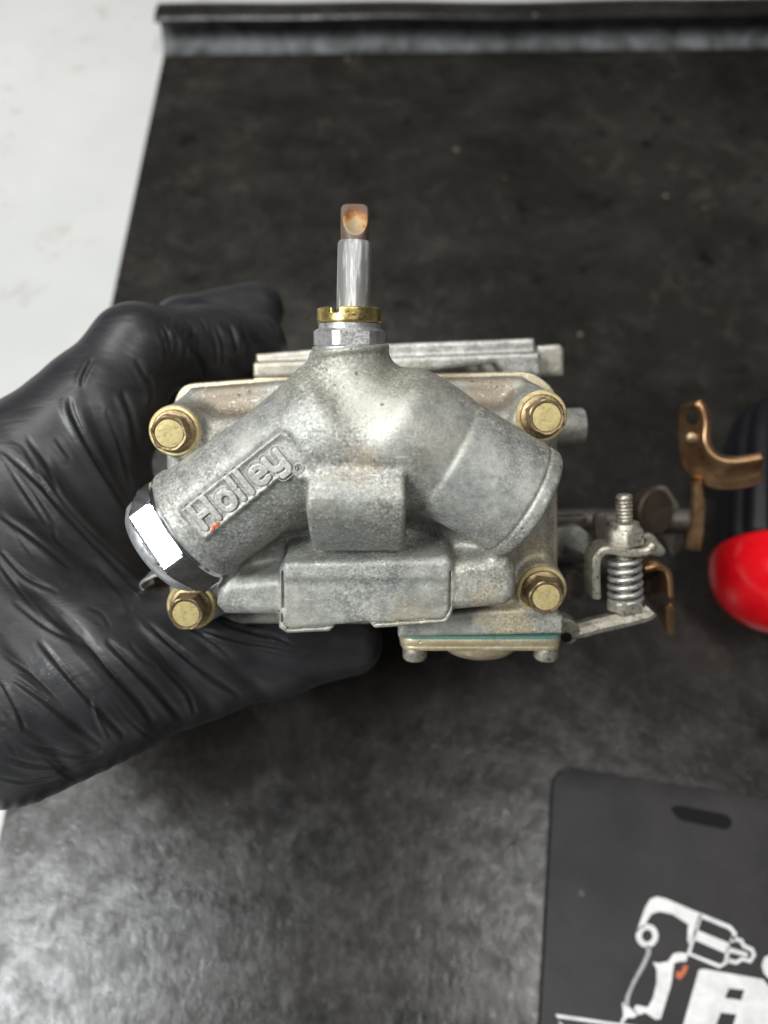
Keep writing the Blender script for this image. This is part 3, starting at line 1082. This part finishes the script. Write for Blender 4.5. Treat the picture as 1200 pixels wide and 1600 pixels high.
# slotted brass screw head
gs = Grid((-8, 4.0, -8), (8, 9.0, 8), 0.2)
fs = sd_cyl(gs, (0, 4.8, 0), (0, 7.6, 0), 6.15, 6.15, 0.25)
ca, sa = math.cos(R(28)), math.sin(R(28))
u_ = gs.X * ca + gs.Z * sa
sl = np.maximum(np.abs(gs.X + 2.3) - 0.55, 6.6 - gs.Y)
fs = smax(fs, -sl, 0.1)
fs = smax(fs, -sd_cyl(gs, (0, 6.8, 0), (0, 9, 0), 3.6), 0.1)
v_, q_ = nets(fs, gs)
from_arrays('lock_screw', v_ + nb, q_, 'brass', carb)
tilt = np.array([0.030, 1, 0.0])
ytop, ymid = ny(322), ny(377)
spin('vent_tube', nb + np.array([0.6, 0, 0]), tilt, [(4, 3.0), (4.2, 3.25), (ymid - 0.5, 3.2), (ymid, 2.95), (ymid + .1, 2.0)], 'tube', carb, 40, 30)
# tip cut on the slant with a dished face turned to the viewer
gt = Grid((-3.5, 0, -3.5), (3.5, 9.5, 3.5), 0.12)
hl = ytop - ymid + 0.6
ft = sd_cyl(gt, (0, -1, 0), (0, hl, 0), 2.68, 2.6, 1.0)
cut_n = np.array([0.05, 0.46, 0.88])
ft = smax(ft, gt.X * cut_n[0] + (gt.Y - (hl - 3.0)) * cut_n[1] + (gt.Z - 0.9) * cut_n[2], 0.35)
cc = np.array([0.1, hl - 2.9, 0.9]) + cut_n * 4.4
dish = np.sqrt(((gt.X - cc[0]) / 0.78) ** 2 + ((gt.Y - cc[1]) / 1.12) ** 2 + (gt.Z - cc[2]) ** 2) - 5.0
ft = smax(ft, -dish, 0.3)
v_, q_ = nets(ft, gt)
tipo = from_arrays('tube_tip', v_ + nb + tilt * ymid + np.array([0.6, 0, 0]), q_, 'tip_side', carb)
# the dished faces carry the burnt colour
tipo.data.materials.append(M['tip'])
ctr = nb + tilt * ymid + np.array([0.6, 0, 0]) + cc
for p in tipo.data.polygons:
    cpt = np.array(p.center) * 1000
    dd = np.linalg.norm((cpt - ctr) / np.array([0.78, 1.12, 1]))
    if dd < 5.25:
        p.material_index = 1

# ---- metering block, body and top flange behind the bowl
slab('metering_block', round_poly(P2([(285, 600), (395, 592), (830, 580), (868, 610), (870, 930), (845, 968), (310, 970), (272, 940), (270, 640)], -26), 3), -31, -24.5, 'tan', carb, 0.8)
xx0, xx1 = L(330, 700, -26)[0], L(832, 700, -26)[0]
ytb = L(600, 597, -26)[1]
slab('block_ridge', [(L(398, 597, -25)[0], ytb - 0.4), (L(455, 597, -25)[0], ytb - 0.4), (L(455, 590, -25)[0], ytb + 1.2), (L(398, 592, -25)[0], ytb + 1.0)], -27, -23.6, 'tan', carb, 0.35)
slab('block_ridge', [(L(690, 597, -25)[0], ytb - 0.4), (L(772, 597, -25)[0], ytb + 0.2), (L(772, 588, -25)[0], ytb + 1.8), (L(690, 588, -25)[0], ytb + 1.5)], -27, -23.6, 'tan', carb, 0.35)
slab('block_gasket', round_poly(P2([(300, 604), (830, 588), (860, 620), (862, 930), (320, 962), (280, 930)], -32), 3), -32.4, -31.2, 'dark_steel', carb, 0.1)
gb = Grid((-44, -34, -132), (50, 42, -31), 0.9)
fb = sd_box(gb, (2, -2, -80), (36, 26, 47), 3)
fb = smin(fb, sd_box(gb, (2, -29, -82), (40, 4, 45), 2), 2)
for sx in (-1, 1):
    for zz in (-60, -104):
        fb = smax(fb, -sd_cyl(gb, (2 + sx * 19, 40, zz), (2 + sx * 19, -5, zz), 16.5, 14.0), 1.5)
v_, q_ = nets(fb, gb)
from_arrays('main_body', v_, q_, 'cast_dim', carb)
# top flange: two steps, front edges face the viewer
zt = -44.0
Yp = lambda x, y, z=zt: L2(x, y, z)
gf = Grid((-50, 18, -130), (62, 48, -38), 0.5)
ff = sd_slabxy(gf, P2([(395, 566), (845, 550), (846, 588), (790, 588), (775, 568), (630, 584), (395, 592)], zt), -128, zt, 0.8)
ff = smin(ff, sd_slabxy(gf, P2([(400, 553), (600, 537), (835, 528), (838, 552), (400, 568)], zt - 5), -128, zt - 4.5, 0.8), 0.8)
ff = smin(ff, sd_slabxy(gf, P2([(838, 540), (876, 537), (882, 545), (882, 588), (838, 590)], zt - 8), -80, zt - 8, 0.9), 0.5)
for sx in (-1, 1):
    for zz in (-68, -108):
        ff = smax(ff, -sd_cyl(gf, (2 + sx * 20, 60, zz), (2 + sx * 20, 10, zz), 17.5), 0.8)
v_, q_ = nets(ff, gf)
from_arrays('top_flange', v_, q_, 'flange', carb)
# vacuum port peeping out beside the upper right bolt
p0 = L(855, 668, -34)
spin('vacuum_port', p0, (1, 0.05, 0), [(0, 4.6), (8.6, 4.6), (9.2, 4.2), (9.3, 2.6), (6, 2.5)], 'cast', carb, 40)
# curled metal tab under the plug
pth = smooth_path([L(262, 890, -12), L(243, 896, -12), L(229, 906, -13), L(236, 925, -14), L(246, 940, -15)], 5)
Vs, Fs = strip(pth, (0, 0, 1), 7, 0.8)
mesh('choke_tab', Vs, Fs, 'zinc_bright', carb, 40)

# ---- accelerator pump under the right of the bowl
px0, px1 = L(624, 990, -2)[0], L(876, 990, -2)[0]
gy = L(750, 988, -2)[1]
cov = round_poly([(px0, -22), (px1, -22), (px1, 1.2), (px0, 1.2)], 4, 6)
RX = Matrix.Rotation(R(90), 4, 'X')     # outline x,z laid under the bowl


def under(name, poly, y0, y1, mat, bev):
    # poly in (x, z); slab thickness along y
    M4 = Matrix(((1, 0, 0, 0), (0, 0, 1, 0), (0, 1, 0, 0), (0, 0, 0, 1)))
    o = slab(name, poly, y0, y1, mat, carb, bev, M4)
    return o


under('pump_gasket', cov, gy - 0.42, gy + 0.1, 'teal', 0.08)
under('pump_cover', [(x * 1.0 + 0, z) for x, z in cov], gy - 2.1, gy - 0.44, 'tan', 0.35)
under('pump_rim', [(px0 + (x - px0) * 0.99 + 0.2, z + 0.25) for x, z in cov], gy - 3.1, gy - 2.05, 'tan', 0.35)
pc = np.array([(px0 + px1) / 2 + 0.6, gy - 3.0, -8.0])
spin('pump_dome', pc, (0, -1, 0), [(-0.3, 9.6), (0.8, 9.5), (1.8, 9.0), (3.0, 7.6), (4.0, 5.2), (4.4, 3), (4.5, 1)], 'tan', carb, 48, 40)
for sx_ in (648, 853):
    q = L(sx_, 1008, -3)
    spin('pump_screw', (q[0], gy - 3.0, -2.6), (0, -1, 0), [(-0.2, 2.6), (0.2, 2.8), (2.9, 2.75), (3.5, 2.3), (3.6, 1.0)], 'steel', carb, 32, 40)

# ---- pump lever, spring and stud on the right
ZL = -14.0
lev = [L(884, 985, ZL), L(905, 983, ZL), L(930, 976, ZL), L(970, 967, ZL), L(1004, 958, ZL), L(1014, 950, ZL)]
Vs, Fs = strip(smooth_path(lev, 4), (0, 0.25, 1), 7.5, 3.4)
mesh('pump_lever', Vs, Fs, 'steel', carb, 40)
slab('lever_clevis', round_poly(P2([(876, 966), (894, 968), (908, 982), (903, 1000), (890, 1008), (878, 1004)], ZL + 4), 1.2), ZL - 2, ZL + 4, 'steel', carb, 0.4)
q = L(885, 996, ZL + 4)
spin('clevis_hole_disc', q, (0, 0, 1), [(-0.5, 1.3), (0.15, 1.3), (0.2, 0.6)], 'hole_black', carb, 20)  # black disc painted on as the shaded hole of the clevis
sb = L(977, 952, ZL)
st_ = L(975, 772, ZL)
sd = (st_ - sb)
sln = np.linalg.norm(sd)
ks = sln / 180.0       # mm per photo pixel along the stud
spin('spring_bolt_head', sb, sd, [(0, 7.2, 4.2), (0.4, 8.0, 4.6), (2.8, 8.0, 4.6), (3.1, 7.2, 4.2), (3.2, 3)], 'steel', carb, 48, 25, R(10), xdir=(0, 0, 1))
prof = [(2.0, 2.0)]
t = 3.0
while t < sln - 0.8:
    prof += [(t, 1.72), (t + 0.42, 2.0)]
    t += 0.84
prof += [(sln - 0.3, 1.75), (sln, 1.3)]
spin('threaded_stud', sb, sd, prof, 'steel', carb, 24, 60)
yb, yt_ = 13 * ks, 82 * ks
a_, u_, v_ = frame(sd)
hel = []
turns = 5.6
for i in range(int(turns * 22) + 1):
    th = 2 * math.pi * i / 22
    hel.append(sb + a_ * (yb + (yt_ - yb) * i / (turns * 22)) + (u_ * math.cos(th) + v_ * math.sin(th)) * (3.75 - 0.35 * i / (turns * 22)))
Vs, Fs = tube(hel, 0.62, 10)
mesh('pump_spring', Vs, Fs, 'spring', carb, 60)
nb2 = sb + a_ * (103 * ks)
spin('lock_nut', nb2, sd, [(0, 7.4, 4.1), (0.3, 8.0, 4.55), (3.4, 8.0, 4.55), (3.9, 7.6, 4.1), (4.2, 3.6), (5.2, 3.3), (5.5, 2.6), (5.5, 2.0)], 'steel', carb, 48, 25, R(25), xdir=(0, 0, 1))
br = smooth_path([L(926, 928, ZL), L(925, 900, ZL), L(926, 870, ZL), L(934, 857, ZL), L(950, 854, ZL), L(975, 858, ZL), L(1002, 857, ZL), L(1014, 846, ZL)], 4)
Vs, Fs = strip(br, (0, 0, 1), 8.5, 1.9)
mesh('spring_bracket', Vs, Fs, 'steel', carb, 40)

# ---- levers deeper in the linkage
def plate_px(name, pts, z, th, mat, bev=0.3, r_=1.5):
    return slab(name, round_poly(P2(pts, z), r_), z - th, z, mat, carb, bev)


plate_px('cam_plate', [(1000, 838), (1018, 832), (1042, 862), (1034, 870), (1010, 866)], -30, 2, 'steel')
Vs, Fs = strip(smooth_path([L(1000, 884, -28), L(1022, 880, -28), L(1036, 890, -28), L(1040, 925, -28)], 5), (0, 0, 1), 9, 1.4)
mesh('cam_link', Vs, Fs, 'rust_brass', carb, 40)
plate_px('idle_lever', [(1006, 884), (1038, 896), (1054, 930), (1052, 992), (1042, 990), (1030, 960), (1008, 930)], -38, 2.2, 'shaded_bronze')
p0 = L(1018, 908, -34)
spin('idle_screw', p0, (0.2, 0, 1), [(-2, 3.0), (2.4, 3.0), (3.0, 2.5), (3.1, 1)], 'shaded_bronze', carb, 24)
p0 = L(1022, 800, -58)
spin('shaft_disc', p0, (0.5, 0.1, 1), [(-3, 6.2), (-2.6, 6.9), (0.6, 6.9), (1.2, 6.3), (1.3, 3)], 'shaded_bronze', carb, 40)
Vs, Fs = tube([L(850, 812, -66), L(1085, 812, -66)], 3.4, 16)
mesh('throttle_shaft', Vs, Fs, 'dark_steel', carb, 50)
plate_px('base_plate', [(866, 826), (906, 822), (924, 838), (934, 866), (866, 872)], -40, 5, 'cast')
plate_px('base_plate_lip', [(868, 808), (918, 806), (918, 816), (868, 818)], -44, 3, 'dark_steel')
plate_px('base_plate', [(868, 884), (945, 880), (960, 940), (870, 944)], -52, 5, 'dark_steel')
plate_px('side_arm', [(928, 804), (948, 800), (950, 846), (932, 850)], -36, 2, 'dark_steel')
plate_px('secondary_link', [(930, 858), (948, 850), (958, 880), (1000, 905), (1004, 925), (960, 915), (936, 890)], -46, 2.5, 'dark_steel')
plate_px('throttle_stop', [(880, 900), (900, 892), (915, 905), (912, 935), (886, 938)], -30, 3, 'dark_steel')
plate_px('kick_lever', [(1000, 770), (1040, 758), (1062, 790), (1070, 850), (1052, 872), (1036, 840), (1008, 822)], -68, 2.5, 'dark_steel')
plate_px('link_tab', [(1040, 948), (1050, 942), (1056, 955), (1054, 992), (1044, 994)], -34, 2.0, 'rust_brass')
Vs, Fs = tube(smooth_path([L(880, 860, -40), L(930, 872, -42), L(985, 905, -44), L(1038, 915, -42)], 6), 1.3, 10)
mesh('link_rod', Vs, Fs, 'dark_steel', carb, 60)
# ---- bent gold throttle lever
ZT = -62.0
def tl(px, py, dz=0.0):
    return L(px, py, ZT + dz)
tlv = bpy.data.objects.new('throttle_lever', None)
tlv.empty_display_size = 0.003
COL.objects.link(tlv)
tlv.parent = carb
# one bent sheet: upright lobe that curls forward into the flat tab
edge_a = [(1068, 634), (1064, 662), (1063, 695), (1066, 722), (1078, 742), (1096, 754), (1118, 762), (1145, 763), (1172, 758), (1190, 748)]
edge_b = [(1090, 627), (1102, 638), (1108, 660), (1106, 684), (1111, 700), (1120, 710), (1135, 716), (1152, 717), (1174, 714), (1193, 711)]
pa = smooth_path([tl(x, y, -7 + 0.9 * i) for i, (x, y) in enumerate(edge_a)], 4)
pb = smooth_path([tl(x, y, 2.5 + 0.5 * i) for i, (x, y) in enumerate(edge_b)], 4)
Vs, Fs = [], []
NW = 7
for i in range(len(pa)):
    for w_ in range(NW):
        t = w_ / (NW - 1)
        Vs.append(pa[i] * (1 - t) + pb[i] * t + np.array([0, 0, -1.2 * math.sin(math.pi * t)]))
for i in range(len(pa) - 1):
    for w_ in range(NW - 1):
        Fs.append((i * NW + w_, i * NW + w_ + 1, (i + 1) * NW + w_ + 1, (i + 1) * NW + w_))
lb_ = mesh('lever_body', Vs, Fs, 'rust_brass', tlv, None)
so = lb_.modifiers.new('sheet', 'SOLIDIFY')
so.thickness = 0.0026
so.offset = 0
be = lb_.modifiers.new('edge', 'BEVEL')
be.width = 0.0006
be.segments = 2
for (hx, hy, hr, mt) in ((1083, 651, 2.0, 'hole_black'), (1080, 684, 1.5, 'gold_side')):
    spin('lever_hole_and_rivet', tl(hx, hy, 0.4), (-0.35, 0, 0.93), [(-1.2, hr), (0.4, hr), (0.7, hr * 0.7)], mt, tlv, 24)  # the black disc stands for a shaded hole, the gold one is a rivet
Vs, Fs = strip(smooth_path([tl(1088, 752), tl(1091, 790), tl(1088, 826), tl(1082, 858)], 5), (1, 0, 0.2), [3.2] * 4 + [4.0] * 6 + [4.5] * 6, 2.2)
mesh('lever_leg', Vs, Fs, 'rust_brass', tlv, 40)

# ================================================================== GLOVED HAND (one continuous mesh, camera-frame millimetres)
def cp(px, py, d):
    return cam_pt(px, py, d)


gh = Grid((-118, -72, -290), (14, 82, -140), 0.68)
parts = [
    # forearm and wrist
    ((-330, 1010, 205), (-60, 940, 190), 33, 35, 0),
    # back of the hand towards the index knuckle
    ((-60, 850, 196), (60, 752, 194), 27, 19.5, 12),
    ((60, 752, 194), (150, 650, 196), 19.5, 15.5, 8),
    ((150, 650, 196), (214, 548, 200), 15.0, 11.2, 6),
    # index: middle and end phalanx over the top of the body
    ((214, 548, 200), (330, 540, 216), 11.2, 10.4, 5),
    ((330, 540, 216), (396, 540, 228), 10.4, 9.9, 4),
    # middle finger behind
    ((150, 620, 225), (290, 520, 236), 11.5, 10.0, 6),
    ((290, 515, 238), (400, 484, 248), 10.0, 9.0, 3),
    # ring and little finger, hidden behind
    ((140, 700, 245), (270, 570, 262), 11, 9.5, 6),
    ((270, 570, 262), (380, 545, 272), 9.5, 8.2, 3),
    ((130, 760, 258), (250, 640, 270), 10, 8.5, 6),
    ((250, 640, 270), (330, 600, 276), 8.5, 7.5, 3),
    # palm mass
    ((-80, 1000, 205), (120, 840, 215), 30, 22, 14),
    ((120, 840, 215), (150, 700, 235), 22, 15, 10),
    # web between knuckle and thumb
    ((20, 870, 188), (150, 800, 202), 22, 15, 10),
    ((40, 960, 186), (185, 890, 206), 23, 14, 10),
    # thenar and thumb
    ((-120, 1095, 180), (20, 1086, 176), 29, 22.6, 12),
    ((20, 1086, 176), (150, 1048, 181), 22.6, 20.0, 8),
    ((150, 1048, 181), (300, 1020, 191), 20.0, 16.4, 8),
    ((300, 1020, 191), (430, 1010, 197), 16.2, 12.4, 5),
    ((430, 1010, 197), (545, 1003, 204), 12.2, 9.0, 4),
]
f = gh.full()
for a_, b_, r0, r1, k_ in parts:
    f = smin(f, sd_cone(gh, cp(*a_), cp(*b_), r0, r1), k_)
V, Q = nets(f, gh)
V = relax(V, Q, 3, 0.5)
# subdivide once for the creases: rebuild on a finer grid by midpoint split
def split(V, Q):
    A = np.concatenate([Q[:, [i, (i + 1) % 4]] for i in range(4)])
    As = np.sort(A, 1)
    uq, inv = np.unique(As, axis=0, return_inverse=True)
    inv = inv.reshape(4, -1)
    Em = (V[uq[:, 0]] + V[uq[:, 1]]) / 2
    Fm = V[Q].mean(1)
    n0_, n1_ = len(V), len(V) + len(uq)
    fi = n1_ + np.arange(len(Q))
    NQ = []
    for i in range(4):
        NQ.append(np.stack([Q[:, i], n0_ + inv[i], fi, n0_ + inv[(i + 3) % 4]], 1))
    return np.concatenate([V, Em, Fm]), np.concatenate(NQ)


V, Q = split(V, Q)
V = relax(V, Q, 2, 0.5)
N = vnormals(V, Q)
px = 600 + FPX * V[:, 0] / -V[:, 2]
py = 800 - FPX * V[:, 1] / -V[:, 2]
view = -V / np.linalg.norm(V, axis=1)[:, None]
facing = np.clip((N * view).sum(1) * 3.0 + 0.3, 0, 1)
disp = np.zeros(len(V))


def crease(pts, width, depth, ridge=0.6, side=1.0):
    """a fold of the glove: groove with a raised flank, along a run of points over the skin"""
    global disp
    P = np.array(smooth_path([(a_, b_, 0) for a_, b_ in pts], 6))[:, :2]
    lo = P.min(0) - 5 * width
    hi = P.max(0) + 5 * width
    s = np.where((px > lo[0]) & (px < hi[0]) & (py > lo[1]) & (py < hi[1]))[0]
    if not len(s):
        return
    x = np.stack([px[s], py[s]], 1)
    best = np.full(len(s), 1e9)
    sg = np.zeros(len(s))
    tt = np.zeros(len(s))
    for i in range(len(P) - 1):
        e = P[i + 1] - P[i]
        w_ = x - P[i]
        t_ = np.clip((w_ @ e) / (e @ e), 0, 1)
        r_ = w_ - t_[:, None] * e
        d_ = np.hypot(r_[:, 0], r_[:, 1])
        b_ = d_ < best
        best[b_] = d_[b_]
        sg[b_] = (e[0] * w_[:, 1] - e[1] * w_[:, 0])[b_]
        tt[b_] = ((i + t_) / (len(P) - 1))[b_]
    sd_ = np.sign(sg) * best * side
    fade = np.clip(np.sin(np.pi * np.clip(tt, 0.0, 1.0)), 0, 1) ** 0.5
    prof_ = -np.exp(-(sd_ / width) ** 2) + ridge * np.exp(-((sd_ - 2.0 * width) / (1.5 * width)) ** 2) + 0.35 * ridge * np.exp(-((sd_ + 2.2 * width) / (1.6 * width)) ** 2)
    disp[s] += depth * prof_ * fade


CR_ = [
    # (points, width px, depth mm, ridge)
    ([(0, 700), (60, 755), (130, 835), (200, 905), (232, 935)], 6, 1.2, .7),
    ([(60, 730), (110, 800), (170, 860), (215, 900)], 5, .8, .7),
    ([(0, 805), (50, 840), (110, 890)], 5, .8, .7),
    ([(0, 860), (40, 900), (90, 925)], 4, .6, .6),
    ([(108, 620), (115, 650), (150, 720), (185, 775), (212, 815)], 6, 1.3, .8),
    ([(190, 610), (205, 650), (214, 700), (222, 740)], 6, 1.0, .8),
    ([(165, 640), (188, 700), (205, 760)], 4, .6, .6),
    ([(232, 585), (240, 612), (236, 640)], 5, .7, .6),
    ([(262, 505), (290, 530), (310, 560), (318, 590)], 6, 1.4, .9),
    ([(345, 500), (365, 525), (372, 560)], 5, .8, .7),
    ([(375, 500), (384, 530), (380, 565)], 5, .6, .7),
    ([(400, 490), (420, 500), (435, 520)], 4, .6, .6),
    ([(212, 560), (232, 600), (240, 630)], 5, .6, .6),
    ([(145, 560), (130, 590), (128, 605)], 4, .8, .7),
    ([(225, 968), (270, 1010), (320, 1050), (375, 1085)], 5, 1.3, .8),
    ([(270, 965), (330, 1000), (370, 1035)], 4, .6, .6),
    ([(165, 1000), (205, 1040), (245, 1080), (285, 1125)], 6, 1.3, .8),
    ([(125, 990), (170, 1045), (215, 1095), (240, 1130)], 5, 1.0, .7),
    ([(60, 1000), (110, 1060), (160, 1115), (195, 1150)], 5, 1.1, .7),
    ([(20, 1060), (70, 1095), (120, 1135), (160, 1165)], 5, .9, .7),
    ([(0, 1060), (25, 1105), (40, 1140)], 4, .7, .6),
    ([(0, 1130), (55, 1165), (120, 1180), (160, 1175)], 4, .8, .6),
    ([(0, 1180), (50, 1195), (100, 1195)], 4, .7, .6),
    ([(0, 1215), (40, 1222), (90, 1214)], 3, .5, .6),
    ([(145, 1090), (152, 1120), (168, 1155)], 4, -.8, .4),
    ([(300, 980), (370, 1000), (430, 1010), (470, 1020)], 4, .9, .8),
    ([(340, 970), (400, 990), (450, 1000)], 4, .7, .8),
    ([(380, 985), (420, 990), (460, 1008), (520, 1008)], 3, .5, .7),
    ([(250, 1040), (290, 1080), (305, 1115)], 4, .7, .7),
    ([(20, 940), (80, 985), (140, 1010)], 5, .6, .5),
    ([(40, 680), (70, 720), (90, 770)], 5, .5, .6),
    ([(150, 880), (190, 930), (205, 960)], 5, .6, .6),
]
for c_ in CR_:
    crease(c_[0], c_[1] * 0.75, c_[2] * 0.55, c_[3] * 1.0)
# broad soft folds under the fine ones
for pts_, w_, d_ in [([(-20, 655), (80, 720), (160, 820), (230, 905)], 15, .5), ([(-20, 760), (80, 830), (170, 900), (225, 930)], 14, .5),
                     ([(-20, 880), (60, 930), (130, 1000), (180, 1060)], 14, .45), ([(90, 960), (150, 1020), (210, 1090), (250, 1140)], 11, .5),
                     ([(190, 960), (250, 1020), (300, 1070), (340, 1115)], 11, .5), ([(0, 990), (60, 1060), (120, 1130), (150, 1180)], 12, .45),
                     ([(130, 600), (160, 680), (195, 770), (222, 840)], 11, .5), ([(300, 990), (350, 1030), (400, 1070), (430, 1095)], 9, .4),
                     ([(-20, 1080), (40, 1130), (90, 1180), (120, 1215)], 10, .4), ([(280, 490), (300, 520), (312, 560), (310, 600)], 9, .5)]:
    crease(pts_, w_, d_, .9)
# finer stretched wrinkles running the same way over the hand
for i in range(26):
    if i % 2:
        x0, y0 = random.uniform(-30, 300), random.uniform(940, 1180)
        an = R(random.uniform(36, 52))
    else:
        x0, y0 = random.uniform(-30, 190), random.uniform(640, 930)
        an = R(random.uniform(42, 64))
    ln = random.uniform(40, 150)
    bend = random.uniform(-9, 9)
    crease([(x0, y0), (x0 + ln * .5 * math.cos(an) - bend * math.sin(an), y0 + ln * .5 * math.sin(an) + bend * math.cos(an)), (x0 + ln * math.cos(an), y0 + ln * math.sin(an))],
           random.uniform(2.0, 3.6), random.uniform(.05, .20), .7)
for i in range(16):      # over the index finger
    x0, y0 = random.uniform(230, 400), random.uniform(485, 510)
    ln = random.uniform(30, 70)
    crease([(x0, y0), (x0 + 12, y0 + ln * .5), (x0 + 14 + random.uniform(-6, 6), y0 + ln)], random.uniform(2, 3), random.uniform(.08, .25), .7)
# edge puckers along the lower outline of the thumb
edge = np.clip((py - 1060) / 80, 0, 1)
disp += 0.22 * np.sin(px * 0.21 + 2 * np.sin(px * 0.03)) * np.clip(1 - (N * view).sum(1) * 2.2, 0, 1) * edge
V = V + N * (disp * facing)[:, None]
V = relax(V, Q, 2, 0.4)
hand = from_arrays('gloved_hand', (np.asarray(V) @ CAM_R.T) + CAM_P - to_world(cam_pt(0, 950, 190)), Q, 'glove')
hand.location = Vector(to_world(cam_pt(0, 950, 190)) / 1000)
top(hand, 'hand in a wrinkled black glove gripping the carburetor from the left', 'hand')
